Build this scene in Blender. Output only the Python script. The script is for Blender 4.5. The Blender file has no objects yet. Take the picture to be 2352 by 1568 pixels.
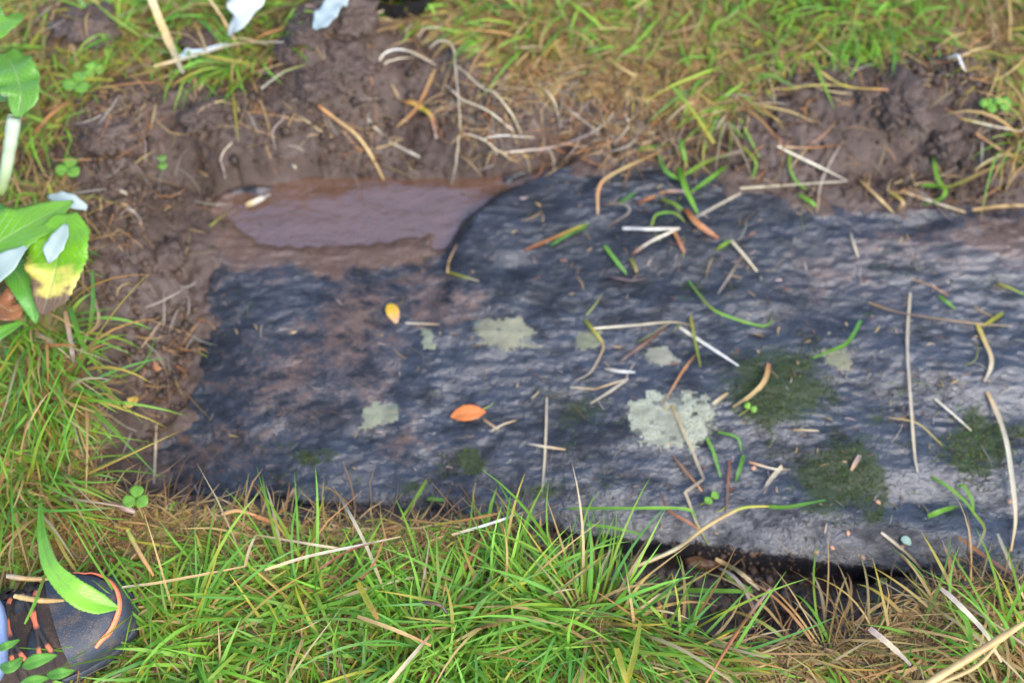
import bpy, math, random
import numpy as np
from mathutils import Vector

random.seed(7)
RNG = np.random.default_rng(11)
sc = bpy.context.scene
C = sc.collection
PI = math.pi

# ------------------------------------------------------------------ camera, sky, sun, exposure
CAM = np.array([0.0, -0.62, 1.25]); TARGET = np.array([0.0, 0.0, 0.0]); LENS = 43.0
cd = bpy.data.cameras.new('camera'); cam = bpy.data.objects.new('camera', cd); C.objects.link(cam)
cam.location = CAM
cam.rotation_euler = (Vector(TARGET) - Vector(CAM)).to_track_quat('-Z', 'Y').to_euler()
cd.lens = LENS; cd.sensor_width = 36; cd.clip_end = 500; cd.clip_start = 0.02
cd.dof.use_dof = True; cd.dof.focus_distance = 1.20; cd.dof.aperture_fstop = 2.2
sc.camera = cam

SUN_EL, SUN_AZ = math.radians(50), math.radians(140)
w = bpy.data.worlds.new('World'); sc.world = w; w.use_nodes = True
wn = w.node_tree.nodes; wl = w.node_tree.links
sky = wn.new('ShaderNodeTexSky'); sky.sky_type = 'NISHITA'; sky.sun_disc = False
sky.sun_elevation = SUN_EL; sky.sun_rotation = SUN_AZ
sky.air_density = 1.0; sky.dust_density = 1.2; sky.ozone_density = 2.0
bg = wn['Background']; bg.inputs['Strength'].default_value = 0.15
wl.new(sky.outputs[0], bg.inputs['Color'])
sd_ = bpy.data.lights.new('sun', 'SUN'); sd_.energy = 1.4; sd_.angle = math.radians(34); sd_.color = (1, .93, .84)
sun = bpy.data.objects.new('sun', sd_); C.objects.link(sun)
sun.rotation_euler = (PI/2 - SUN_EL, 0, PI - SUN_AZ)
sc.view_settings.view_transform = 'Standard'; sc.view_settings.look = 'None'
sc.view_settings.gamma = 1; sc.view_settings.use_curve_mapping = False
sc.view_settings.exposure = 1.78

# ------------------------------------------------------------------ picture <-> place helpers (2352 x 1568 survey grid)
_f = TARGET - CAM; _f = _f/np.linalg.norm(_f)
_r = np.cross(_f, [0, 0, 1]); _r /= np.linalg.norm(_r)
_t = np.cross(_r, _f)
TH = 18.0/LENS

def at(u, v, z=0.0):
    u = np.asarray(u, float); v = np.asarray(v, float); z = np.asarray(z, float)
    a = (u/2352-.5)*2*TH; b = -(v/1568-.5)*2*TH/1.5
    d = _f + a[..., None]*_r + b[..., None]*_t
    k = (z-CAM[2])/d[..., 2]
    return CAM + k[..., None]*d

def uv_of(x, y, z):
    p = np.stack([x-CAM[0], y-CAM[1], np.broadcast_to(z, np.shape(x))-CAM[2]], -1)
    c = p@_f
    return ((p@_r)/c/(2*TH)+.5)*2352, (.5-(p@_t)/c*1.5/(2*TH))*1568

def sstep(a, b, x):
    t = np.clip((x-a)/(b-a), 0, 1); return t*t*(3-2*t)

def blob(U, V, cu, cv, ru, rv, soft=1.0):
    return np.exp(-(((U-cu)/ru)**2+((V-cv)/rv)**2)**soft)

_LAT = RNG.random((256, 256))
def vnoise(x, y, s, seed=0):
    x = x/s + seed*17.31; y = y/s + seed*7.77
    xi = np.floor(x).astype(int); yi = np.floor(y).astype(int); fx = x-xi; fy = y-yi
    fx = fx*fx*fx*(fx*(fx*6-15)+10); fy = fy*fy*fy*(fy*(fy*6-15)+10)
    g = lambda i, j: _LAT[(i) & 255, (j) & 255]
    a = g(xi, yi)*(1-fx)+g(xi+1, yi)*fx; b = g(xi, yi+1)*(1-fx)+g(xi+1, yi+1)*fx
    return (a*(1-fy)+b*fy)*2-1

def fbm(x, y, s, o=4, seed=0, gain=.5):
    r = 0; a = 1; n = 0
    for i in range(o):
        c_, s_ = math.cos(.7*i), math.sin(.7*i)
        r = r+a*vnoise(x*c_-y*s_, x*s_+y*c_, s, seed+i*3); n += a; a *= gain; s = s/2.03
    return r/n

def cells(x, y, s, seed=0):
    """rounded crumbs of uneven size: 0 in the gaps, up to 1 on the crumbs"""
    X = x/s+seed*3.7; Y = y/s+seed*5.1; xi = np.floor(X).astype(int); yi = np.floor(Y).astype(int); out = np.zeros(np.shape(x))
    for a in (-1, 0, 1):
        for b in (-1, 0, 1):
            i = xi+a; j = yi+b; r1 = _LAT[i & 255, j & 255]; r2 = _LAT[(i+91) & 255, (j+37) & 255]; r3 = _LAT[(i+17) & 255, (j+143) & 255]
            d2 = (X-i-r1)**2+(Y-j-r2)**2; R_ = .35+.6*r3
            out = np.maximum(out, np.sqrt(np.clip(1-d2/R_**2, 0, 1))*(.35+.65*r3))
    return out

def poly_w(pts, z): 
    p = np.array(pts, float); return at(p[:, 0], p[:, 1], z)[:, :2]

def sdist(X, Y, P):
    """signed distance to a polygon, positive inside"""
    X = np.asarray(X, float); Y = np.asarray(Y, float)
    d = np.full(X.shape, 1e9); ins = np.zeros(X.shape, bool)
    n = len(P)
    for i in range(n):
        ax, ay = P[i]; bx, by = P[(i+1) % n]
        ex, ey = bx-ax, by-ay
        t = np.clip(((X-ax)*ex+(Y-ay)*ey)/(ex*ex+ey*ey+1e-12), 0, 1)
        d = np.minimum(d, (X-ax-t*ex)**2+(Y-ay-t*ey)**2)
        if ay != by:
            c = ((ay > Y) != (by > Y)) & (X < ex*(Y-ay)/(by-ay)+ax); ins ^= c
    d = np.sqrt(d); return np.where(ins, d, -d)

# ------------------------------------------------------------------ outlines of the place
STONE = poly_w([(325,1075),(335,1000),(385,900),(425,800),(432,730),(465,640),(455,560),(470,470),(540,415),(700,400),(1000,400),
    (1180,385),(1320,378),(1480,388),(1620,405),(1800,455),(1950,486),(2100,482),(2352,462),(2560,470),(2700,700),(2720,1100),
    (2600,1360),(2352,1350),(2200,1318),(2060,1308),(1900,1296),(1750,1272),(1600,1250),(1430,1230),(1200,1203),(1000,1186),
    (800,1170),(640,1162),(500,1142),(400,1112)], -.055)
T1 = poly_w([(-600,590),(100,620),(170,650),(190,720),(200,850),(225,960),(205,1060),(255,1130),(330,1158),(420,1160),(640,1192),
    (900,1205),(1100,1212),(1220,1235),(1280,1300),(1350,1395),(1540,1475),(1700,1495),(1850,1495),(1990,1455),(2070,1385),
    (2200,1330),(2500,1400),(2800,1500),(3200,2300),(-800,2300)], 0)
T2 = poly_w([(860,-700),(880,-20),(900,60),(1060,80),(1120,130),(1200,185),(1350,200),(1530,225),(1620,265),(1690,250),(1720,190),
    (1800,130),(2000,115),(2150,105),(2240,140),(2320,190),(2360,280),(2440,360),(3200,420),(3200,-1200),(860,-1200)], 0)
T3 = poly_w([(-800,-1200),(840,-1200),(700,-60),(680,50),(650,100),(640,170),(560,195),(430,180),(350,175),(290,215),(235,240),
    (190,290),(150,330),(60,345),(-600,360)], 0)
T4 = poly_w([(-600,400),(60,425),(150,420),(185,470),(190,560),(180,640),(-600,640)], 0)

def wob(x, y): return .012*fbm(x, y, .05, 3, 5)

def turf_amt(x, y):
    """0 bare soil .. 1 turf"""
    m = np.full(np.shape(x), -9.)
    for P in (T1, T2, T3, T4): m = np.maximum(m, sdist(x, y, P))
    U, V = uv_of(x, y, 0.)
    m = m + wob(x, y)
    bare = np.maximum.reduce([blob(U, V, 190, 90, 100, 72, 2), blob(U, V, 465, 85, 48, 48, 2), blob(U, V, 60, 385, 120, 30, 2)])
    return sstep(-.012, .012, m)*(1-sstep(.3, .6, bare)), m

def plateau_sd(U, V):
    # right-hand layer of the stone starts at a curved step
    vv = np.array([380, 405, 450, 500, 560, 640, 720, 900]); uu = np.array([1300, 1235, 1125, 1062, 1030, 1018, 990, 900])
    return U-np.interp(V, vv, uu)

def stone_top(x, y):
    U, V = uv_of(x, y, -.05)
    z = np.full(np.shape(x), -.052)
    fade = 1-sstep(560, 860, V)
    z = z + .013*sstep(-12, 45, plateau_sd(U, V))*(.25+.75*fade)
    dip = np.maximum(np.maximum(.95*blob(U, V, 1060, 440, 130, 62, 1.5), blob(U+60*fbm(x, y, .08, 3, 17), V+30*fbm(x, y, .06, 3, 14), 790, 470, 310, 100, 1.5)), .9*sstep(-75, -25, plateau_sd(U, V))*sstep(600, 540, V))
    z = z - .0165*sstep(.2, .85, dip+.22*fbm(x, y, .05, 4, 15, .6))*(1-sstep(-26, 26, plateau_sd(U, V)))
    z = z - .022*sstep(640, 330, U)*sstep(600, 780, V) + .006*sstep(560, 450, U)*sstep(640, 560, V)
    # the low left lobe is a separate bed with a small step above it
    lobe = V-np.interp(U, [300, 600, 700, 830, 940, 1040, 1300], [1000, 985, 965, 985, 1010, 1060, 1130])
    z = z - .0035*sstep(-12, 14, lobe+14*fbm(x, y, .03, 3, 16))*(1-sstep(1000, 1250, U)) + .003*sstep(10, 90, lobe)*(1-sstep(1000, 1250, U))
    # hollows
    for cu, cv, ru, rv, dz in ((1330,955,95,55,.006),(1175,620,60,30,.006),(2120,520,55,35,.010),(1600,640,170,60,.006),
                               (1820,720,120,70,.006),(1050,930,45,40,.004),(700,730,120,90,.005),(1330,600,150,60,.003)):
        z = z - dz*blob(U+20*fbm(x, y, .05, 2, 18), V, cu, cv, ru*.8, rv*.8)
    # mounds
    for cu, cv, ru, rv, dz in ((1560,960,170,90,.005),(1780,900,170,130,.008),(1250,800,300,100,.004),(2000,850,220,60,.005),(1960,1110,160,90,.006)):
        z = z + dz*blob(U, V, cu, cv, ru, rv)
    # long diagonal beds on the right
    q = (V-.34*U)
    z = z + .0035*np.sin(q/38+2.2*fbm(x, y, .12, 2, 9))*sstep(1500, 1900, U)
    z = z + .0045*fbm(x, y, .14, 3, 1) + .0018*fbm(x+.3*y, y*1.9, .04, 2, 2)
    r = fbm(x*.62, y*1.7, .0095, 3, 3, .62)
    z = z + .0016*r*(1-.6*sstep(1120, 1200, V)*sstep(1150, 1300, U))*(1-.75*sstep(.3,.7,blob(U,V,820,760,110,170,1.5)))
    return z, U, V

def stone_h(x, y):
    z, U, V = stone_top(x, y)
    s = sdist(x, y, STONE) + .006*fbm(x, y, .03, 3, 8) + .020*fbm(x, y, .085, 3, 28)*sstep(760, 480, U)
    near = sstep(900, 1150, V)*sstep(700, 1250, U)
    k = .012+.040*near
    e = np.clip(1-s/k, 0, 1.4)
    z = z - (.010+.001*near)*e**2.0
    z = np.where(s < 0, z + np.clip(s, -.02, 0)*4.0, z)
    return z, s, U, V

def ground_h(x, y, fine=True):
    U, V = uv_of(x, y, 0.)
    s1 = sdist(x, y, T1); s2 = sdist(x, y, T2); s3 = np.maximum(sdist(x, y, T3), sdist(x, y, T4))
    wb = wob(x, y)
    S = np.maximum.reduce([sstep(-.055, .004, s1+wb*.4), sstep(-.20, .01, s2+wb), sstep(-.16, .01, s3+wb)])
    ss = sdist(x, y, STONE)
    pit = -.072+.017*sstep(560, 500, U)*sstep(1000, 800, V) - .03*sstep(-.035, -.004, ss)*sstep(1150, 1230, V)
    z = pit*(1-S)
    # spoil thrown up round the hole
    for cu, cv, ru, rv, h in ((755,160,105,130,.085),(700,120,40,60,.02),(790,40,60,60,.035),(450,260,230,80,.035),(250,330,120,120,.03),(190,85,105,75,.045),
                              (2050,250,240,110,.040),(2180,200,110,70,.018),(1900,330,120,70,.015),(465,85,50,45,.025),(1000,170,110,90,.028),
                              (620,290,120,70,.02),(330,520,80,120,.012),(1280,290,260,45,.012),(1800,1395,240,25,-.008)):
        z = z + h*blob(U, V, cu, cv, ru, rv)
    wl_ = V+10*fbm(x, y, .05, 3, 19)-np.interp(U, [480, 560, 700, 850, 1000, 1100, 1180, 1300], [455, 425, 412, 400, 418, 408, 388, 372])
    z = z + .020*sstep(10, -70, wl_)*sstep(-230, -80, wl_)*sstep(430, 560, U)*sstep(1420, 1180, U)
    soil = 1-turf_amt(x, y)[0]
    z = z + .006*fbm(x, y, .12, 3, 12)
    if fine:
        c1 = fbm(x, y, .035, 4, 21, .6); wx_ = x+.006*vnoise(x, y, .02, 34); wy_ = y+.006*vnoise(x, y, .02, 35); c2 = .8*cells(wx_, wy_, .024, 1)+.6*cells(wx_, wy_, .013, 2)+.4*cells(wx_, wy_, .0075, 3)
        rough = .35+.65*sstep(-.2, .35, fbm(x, y, .16, 2, 41))
        z = z + soil*rough*(.010*c1 + .0075*c2 - .004 + .0022*vnoise(x, y, .006, 51)+.0012*vnoise(x, y, .0035, 52))
    # bedded under the stone
    zs, s, _, _ = stone_h(x, y)
    z = np.where(s > .004, np.minimum(z, zs-.012), z)
    Ls = sstep(760, 620, U)*sstep(1130, 1060, V)*sstep(380, 470, V)
    Ls = np.maximum(Ls, .9*sstep(1120, 1260, U)*sstep(560, 500, V))
    lap = stone_top(x, y)[0]+.004-.20*s+.009*fbm(x, y, .03, 4, 29, .6)+.003*cells(x, y, .010, 6)-.002
    z = z*(1-Ls*sstep(-.06, -.01, s))+lap*Ls*sstep(-.06, -.01, s)
    return z, soil

# lookup grids
X0, X1, Y0, Y1, ST = -.98, .98, -.62, .86, .0033
gx = np.arange(X0, X1, ST); gy = np.arange(Y0, Y1, ST)
GX, GY = np.meshgrid(gx, gy)
GZ, GSOIL = ground_h(GX, GY)
SZ, SS, _, _ = stone_h(GX, GY)
WATER_Z = -.0600
HT = np.maximum(GZ, np.where(SS > -.012, SZ, -1))
_U, _V = uv_of(GX, GY, WATER_Z)
WPOLY = [(430,640),(430,520),(500,420),(600,380),(800,360),(1000,360),(1200,370),(1290,385),(1250,430),(1110,520),(1060,640),(760,660),(560,680)]
WP = poly_w(WPOLY, WATER_Z)
WM = sdist(GX, GY, WP)
HT = np.where(WM > 0, np.maximum(HT, WATER_Z), HT)

def lookup(A, x, y):
    fx = np.clip((np.asarray(x)-X0)/ST, 0, len(gx)-1.001); fy = np.clip((np.asarray(y)-Y0)/ST, 0, len(gy)-1.001)
    i = fx.astype(int); j = fy.astype(int); a = fx-i; b = fy-j
    return (A[j, i]*(1-a)+A[j, i+1]*a)*(1-b)+(A[j+1, i]*(1-a)+A[j+1, i+1]*a)*b
def H(x, y): return lookup(HT, x, y)

def surf(u, v, lift=0.0):
    u = np.asarray(u, float); v = np.asarray(v, float)
    z = np.zeros_like(u)
    for _ in range(14):
        p = at(u, v, z); z = .5*z+.5*(H(p[..., 0], p[..., 1])+lift)
    return at(u, v, z)

# ------------------------------------------------------------------ object helpers
def tag(o, label=None, cat=None, group=None, kind=None):
    if label: o['label'] = label
    if cat: o['category'] = cat
    if group: o['group'] = group
    if kind: o['kind'] = kind
    return o

def mesh_np(name, verts, faces, mat, parent=None, col=None, smooth=True, attrs=None, uv=None):
    verts = np.asarray(verts, np.float32).reshape(-1, 3); faces = np.asarray(faces, np.int32)
    me = bpy.data.meshes.new(name); n = faces.shape[1]
    me.vertices.add(len(verts)); me.vertices.foreach_set('co', verts.ravel())
    me.loops.add(faces.size); me.loops.foreach_set('vertex_index', faces.ravel())
    me.polygons.add(len(faces)); me.polygons.foreach_set('loop_start', np.arange(0, faces.size, n, dtype=np.int32))
    me.update(calc_edges=True); me.validate()
    if smooth: me.polygons.foreach_set('use_smooth', np.ones(len(me.polygons), bool))
    if col is not None:
        a = me.color_attributes.new('Col', 'FLOAT_COLOR', 'POINT')
        c4 = np.ones((len(verts), 4), np.float32); c4[:, :3] = np.asarray(col).reshape(-1, 3); a.data.foreach_set('color', c4.ravel())
    for k, val in (attrs or {}).items():
        a = me.attributes.new(k, 'FLOAT', 'POINT'); a.data.foreach_set('value', np.asarray(val, np.float32).ravel())
    if uv is not None:
        l = me.uv_layers.new(name='UVMap'); vi = np.empty(len(me.loops), np.int32); me.loops.foreach_get('vertex_index', vi)
        l.data.foreach_set('uv', np.asarray(uv, np.float32).reshape(-1, 2)[vi].ravel())
    me.materials.append(mat)
    o = bpy.data.objects.new(name, me); C.objects.link(o)
    if parent is not None: o.parent = parent
    return o

def empty(name, loc=(0, 0, 0), rz=0):
    o = bpy.data.objects.new(name, None); C.objects.link(o); o.location = loc; o.rotation_euler = (0, 0, rz); o.empty_display_size = .02
    return o

def gridfaces(nr, ncol):
    i = np.arange(nr*ncol).reshape(nr, ncol)
    return np.stack([i[:-1, :-1], i[:-1, 1:], i[1:, 1:], i[1:, :-1]], -1).reshape(-1, 4)

# ------------------------------------------------------------------ materials
class NT:
    def __init__(s, name):
        s.m = bpy.data.materials.new(name); s.m.use_nodes = True; s.n = s.m.node_tree.nodes; s.l = s.m.node_tree.links
        s.b = s.n['Principled BSDF']; s.out = s.n['Material Output']
    def set(s, sock, v):
        if hasattr(v, 'is_linked') or isinstance(v, bpy.types.NodeSocket): s.l.new(v, sock)
        else: sock.default_value = v
    def bsdf(s, **k):
        for a, v in k.items(): s.set(s.b.inputs[a.replace('_', ' ')], v)
        return s
    def noise(s, scale, detail=4, rough=.55, vec=None, dist=0):
        n = s.n.new('ShaderNodeTexNoise'); n.inputs['Scale'].default_value = scale; n.inputs['Detail'].default_value = detail
        n.inputs['Roughness'].default_value = rough; n.inputs['Distortion'].default_value = dist
        s.l.new(vec if vec else s.pos(), n.inputs['Vector']); return n.outputs['Fac']
    def pos(s):
        if not hasattr(s, '_p'): s._p = s.n.new('ShaderNodeNewGeometry').outputs['Position']
        return s._p
    def scaled(s, sc3, rot=(0, 0, 0)):
        m = s.n.new('ShaderNodeMapping'); m.inputs['Scale'].default_value = sc3; m.inputs['Rotation'].default_value = rot
        s.l.new(s.pos(), m.inputs['Vector']); return m.outputs[0]
    def attr(s, name, color=False):
        a = s.n.new('ShaderNodeAttribute'); a.attribute_name = name; return a.outputs['Color' if color else 'Fac']
    def ramp(s, x, stops):
        r = s.n.new('ShaderNodeValToRGB'); s.l.new(x, r.inputs[0]); e = r.color_ramp.elements
        while len(e) < len(stops): e.new(.5)
        for q, (p, c) in zip(e, stops):
            q.position = p; q.color = (c, c, c, 1) if not hasattr(c, '__len__') else (*c, 1)
        return r.outputs[0]
    def mix(s, f, a, b, mode='MIX'):
        m = s.n.new('ShaderNodeMix'); m.data_type = 'RGBA'; m.blend_type = mode
        s.set(m.inputs[0], f)
        for i, v in ((6, a), (7, b)):
            if isinstance(v, tuple): v = (*v, 1)
            s.set(m.inputs[i], v)
        return m.outputs[2]
    def math(s, op, a, b=0.0, clamp=False):
        m = s.n.new('ShaderNodeMath'); m.operation = op; m.use_clamp = clamp; s.set(m.inputs[0], a); s.set(m.inputs[1], b); return m.outputs[0]
    def bump(s, h, strength=.5, dist=.002, normal=None):
        b = s.n.new('ShaderNodeBump'); b.inputs['Strength'].default_value = strength; b.inputs['Distance'].default_value = dist
        s.l.new(h, b.inputs['Height'])
        if normal: s.l.new(normal, b.inputs['Normal'])
        return b.outputs[0]

# wet dug soil, with thatch colour under the turf
m = NT('soil')
n1 = m.noise(9, 3); n2 = m.noise(60, 5, .65); n3 = m.noise(420, 3, .6)
colr = m.mix(n2, (.022, .0118, .007), (.070, .040, .025))
colr = m.mix(m.ramp(n1, [(.42, 0.), (.62, 1.)]), colr, m.mix(n2, (.034, .020, .013), (.105, .064, .044)))
colr = m.mix(m.math('MULTIPLY', m.ramp(n3, [(.60, 0.), (.72, 1.)]), .5), colr, (.15, .10, .07))
th = m.mix(m.noise(120, 4), (.08, .075, .022), (.21, .17, .065))
far = m.mix(m.noise(6, 4), (.06, .12, .02), (.17, .17, .05))
colr = m.mix(m.attr('turf'), colr, th); colr = m.mix(m.attr('field'), colr, far)
rg = m.ramp(n1, [(.35, .72), (.65, .42)])
m.bsdf(Base_Color=colr, Roughness=rg, Specular_IOR_Level=.5, Normal=m.bump(m.math('ADD', n2, m.math('MULTIPLY', n3, .5)), .8, .004))
SOIL = m.m

# wet stone
m = NT('wet_stone')
vec = m.scaled((1, 1.5, 1), (0, 0, .15))
n1 = m.noise(9, 4, .6, vec); n2 = m.noise(38, 5, .68, vec); n3 = m.noise(190, 4, .7, vec); n4 = m.noise(700, 2, .6)
base = m.mix(m.ramp(n2, [(.35, 0.), (.68, 1.)]), (.006, .0066, .009), (.019, .0195, .025))
base = m.mix(m.math('MULTIPLY', m.ramp(n3, [(.58, 0.), (.70, 1.)]), .3), base, (.07, .062, .060))
base = m.mix(m.math('MULTIPLY', m.ramp(n1, [(.5, 0.), (.7, 1.)]), .35), base, (.034, .024, .019))
base = m.mix(m.math('MULTIPLY', m.attr('dark'), .75), base, (.010, .011, .013))  # base colour darkened to imitate reflected bank and surroundings
sil = m.math('ADD', m.attr('silt'), m.math('MULTIPLY', m.math('SUBTRACT', n2, .5), 1.5))
sil = m.math('ADD', sil, m.math('MULTIPLY', m.math('SUBTRACT', n3, .5), .9))
silf = m.ramp(sil, [(.26, 0.), (.62, 1.)])
base = m.mix(m.math('MULTIPLY', silf, .9), base, m.mix(n3, (.058, .031, .018), (.135, .078, .050)))
mos = m.ramp(m.math('ADD', m.attr('moss'), m.math('MULTIPLY', m.math('SUBTRACT', n2, .5), 1.6)), [(.42, 0.), (.7, 1.)])
base = m.mix(m.math('MULTIPLY', mos, .8), base, m.mix(n3, (.012, .021, .005), (.036, .055, .011)))
lic = m.ramp(m.math('ADD', m.attr('lichen'), m.math('MULTIPLY', m.math('SUBTRACT', n3, .5), 1.4)), [(.55, 0.), (.75, 1.)])
base = m.mix(m.math('MULTIPLY', lic, .75), base, m.mix(n3, (.09, .09, .06), (.20, .20, .14)))
base = m.mix(m.math('MULTIPLY', m.ramp(n4, [(.62, 0.), (.70, 1.)]), .3), base, (.09, .085, .085))
rough = m.ramp(m.math('ADD', n1, m.math('MULTIPLY', m.math('SUBTRACT', n2, .5), .8)), [(.36, .6), (.62, .35)])
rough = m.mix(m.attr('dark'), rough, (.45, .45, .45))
rough = m.mix(mos, rough, (.6, .6, .6)); 
bh = m.math('ADD', m.math('MULTIPLY', n3, .7), m.math('MULTIPLY', n2, 1.3)); bh = m.math('ADD', bh, m.math('MULTIPLY', n4, .10))
nb = m.bump(bh, .6, .004)
wet = m.math('MULTIPLY', m.ramp(m.math('ADD', n2, m.math('MULTIPLY', m.math('SUBTRACT', n1, .5), .8)), [(.34, .25), (.56, 1.)]), m.math('SUBTRACT', 1.0, m.math('MULTIPLY', m.attr('dark'), .62)))  # patchy coat imitates uneven sky reflection, weaker where dark reflections are painted
wet = m.math('MULTIPLY', wet, m.math('SUBTRACT', 1.0, m.math('MULTIPLY', silf, .38)))
m.bsdf(Base_Color=base, Roughness=rough, Specular_IOR_Level=.25, IOR=1.5, Coat_Weight=m.math('MULTIPLY', wet, m.math('SUBTRACT', 1.0, m.math('MULTIPLY', mos, .85))), Coat_Roughness=.09, Coat_IOR=1.66, Normal=nb, Coat_Normal=m.bump(bh, .55, .004))
STONE_M = m.m

m = NT('lichen_crust')
a = m.noise(330, 4, .7); b = m.noise(70, 3)
m.bsdf(Base_Color=m.mix(m.ramp(a, [(.36, 0.), (.56, 1.)]), m.mix(b, (.13, .12, .08), (.20, .20, .12)), m.attr('Col', True)), Roughness=.55, Normal=m.bump(a, .8, .003))
LICHEN = m.m

m = NT('muddy_water')
a = m.noise(16, 3, .5, m.scaled((1, 2.2, 1))); b = m.noise(90, 2, .5, m.scaled((1, 1.8, 1)))
m.bsdf(Base_Color=m.mix(m.noise(12, 4), (.080, .039, .021), (.112, .058, .034)), Roughness=.06, IOR=1.6, Specular_IOR_Level=.8, Coat_Weight=1., Coat_IOR=1.65, Coat_Roughness=.04,
       Normal=m.bump(m.math('ADD', a, m.math('MULTIPLY', b, .22)), .6, .012))
WATER = m.m

def plant_mat(name, rough=.42, trans=.3, spec=.5, veins=False, noise_amt=.35):
    m = NT(name)
    c = m.attr('Col', True)
    n = m.noise(170, 3, .6)
    c = m.mix(noise_amt, c, m.mix(n, (.18, .14, .10), (1., 1., .9)), 'MULTIPLY')
    if noise_amt: 
        g = m.n.new('ShaderNodeGamma'); g.inputs[1].default_value = 1.0; m.l.new(c, g.inputs[0]); c = g.outputs[0]
    kw = dict(Base_Color=c, Roughness=rough, Specular_IOR_Level=spec)
    if veins:
        u = m.n.new('ShaderNodeUVMap').outputs[0]; sx = m.n.new('ShaderNodeSeparateXYZ'); m.l.new(u, sx.inputs[0])
        ac = m.math('ABSOLUTE', m.math('SUBTRACT', sx.outputs[0], .5)); ph = m.math('SUBTRACT', m.math('MULTIPLY', sx.outputs[1], 62.), m.math('MULTIPLY', ac, 46.))
        v = m.ramp(m.math('SINE', ph), [(.86, 0.), (1., 1.)])
        mid = m.ramp(ac, [(.0, 1.), (.035, 0.)])
        v = m.math('MAXIMUM', v, mid)
        kw['Base_Color'] = m.mix(m.math('MULTIPLY', v, .32), c, (.42, .50, .22))
        kw['Normal'] = m.bump(m.math('ADD', m.math('MULTIPLY', v, -1.), n), .5, .002)
    m.bsdf(**kw)
    if trans:
        t = m.n.new('ShaderNodeBsdfTranslucent'); m.l.new(kw['Base_Color'], t.inputs[0])
        mx = m.n.new('ShaderNodeMixShader'); mx.inputs[0].default_value = trans
        m.l.new(m.b.outputs[0], mx.inputs[1]); m.l.new(t.outputs[0], mx.inputs[2]); m.l.new(mx.outputs[0], m.out.inputs[0])
    return m.m
GRASS = plant_mat('grass_blade', .5, .40, .35)
STRAW = plant_mat('dry_straw', .5, .12)
STEM = plant_mat('dry_stem', .5, 0)
LEAF = plant_mat('broad_leaf', .36, .22, veins=True, noise_amt=.25)
DRYLEAF = plant_mat('fallen_leaf', .42, .15, veins=True, noise_amt=.15)
WOOL = plant_mat('woolly_leaf_underside', .8, .1, .2, noise_amt=.12)
MOSS = plant_mat('moss', .6, .2, .3)
CRUMB = plant_mat('soil_crumb', .62, 0, .4, noise_amt=.3)

# ------------------------------------------------------------------ SETTING: ground sheet, stone, water
def axis(a, b, st, far):
    mid = np.arange(a, b, st); ext = []; d = st*3; p = 0
    while p < far: p += d; ext.append(p); d *= 1.6
    ext = np.array(ext); return np.concatenate([(a-ext)[::-1], mid, mid[-1]+ext])
ax_ = axis(X0, X1, ST, 80); ay_ = axis(Y0, Y1, ST, 80)
AX, AY = np.meshgrid(ax_, ay_)
inx = (AX >= X0-1e-9) & (AX <= gx[-1]+1e-9) & (AY >= Y0-1e-9) & (AY <= gy[-1]+1e-9)
edge = lambda A: lookup(A, np.clip(AX, X0, gx[-1]), np.clip(AY, Y0, gy[-1]))
outd = np.maximum.reduce([X0-AX, AX-gx[-1], Y0-AY, AY-gy[-1], np.zeros_like(AX)])
AZ = edge(GZ)*np.exp(-outd*4)
ATURF = 1-edge(GSOIL); ATURF = ATURF+(1-ATURF)*sstep(0, .3, outd)
g = mesh_np('ground', np.stack([AX, AY, AZ], -1), gridfaces(len(ay_), len(ax_)), SOIL, attrs={'turf': ATURF, 'field': sstep(.1, .5, outd)})
tag(g, 'dark brown freshly dug soil of the hole and its banks under the turf', None, kind='structure')

# stone
sx = np.arange(STONE[:, 0].min()-.03, STONE[:, 0].max()+.03, .0024); sy = np.arange(STONE[:, 1].min()-.03, STONE[:, 1].max()+.03, .0024)
PX, PY = np.meshgrid(sx, sy)
PZ, PS, PU, PV = stone_h(PX, PY)
_PU, _PV = PU, PV
PU = PU+70*fbm(PX, PY, .06, 4, 62, .6); PV = PV+50*fbm(PX, PY, .06, 4, 63, .6)
silt = np.maximum.reduce([.95*sstep(.25, .8, blob(PU, PV, 740, 530, 330, 105, 2))*(1-sstep(-30, 25, plateau_sd(PU, PV))),
    .52*blob(PU+30*fbm(PX, PY, .02, 3, 64), PV, 820, 770, 120, 200), .45*blob(PU, PV, 1000, 700, 120, 60), .4*blob(PU, PV, 700, 760, 90, 60), .8*blob(PU, PV, 445, 690, 42, 100), .62*blob(PU, PV, 2290, 560, 140, 95), .4*blob(PU, PV, 2040, 600, 130, 60),
    .5*blob(PU, PV, 900, 1030, 75, 60), .5*blob(PU, PV, 660, 880, 160, 140), .55*blob(PU, PV, 620, 590, 190, 60), .4*blob(PU, PV, 560, 1020, 200, 80), .38*blob(PU, PV, 420, 1060, 170, 70), .42*blob(PU, PV, 740, 970, 90, 40),
    .36*blob(PU, PV, 1900, 640, 160, 90), .40*blob(PU, PV, 960, 640, 120, 90), .5*sstep(.03, 0, PS)*sstep(1100, 700, PV)])
PU, PV = _PU, _PV
silt = silt + .1*fbm(PX, PY, .06, 3, 61)
MOSSES = [(1775,905,150,105,.95),(1945,1105,130,92,.85),(2270,1010,115,85,.9),(712,1045,80,30,.72),(1072,1058,44,42,.8),(1330,960,100,60,.62),(1260,1140,80,36,.66),
          (960,1105,60,26,.6),(1990,1180,45,45,.8),(2230,1290,160,22,.55),(1600,690,110,34,.42),(1240,920,60,20,.4),(2120,900,120,40,.42),(2010,960,90,50,.5),(700,1110,200,24,.45),(2060,610,130,40,.36),(1400,1120,90,24,.45),(2300,640,60,20,.5),(1480,1180,90,18,.4),(1310,1040,60,40,.5)]
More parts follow.
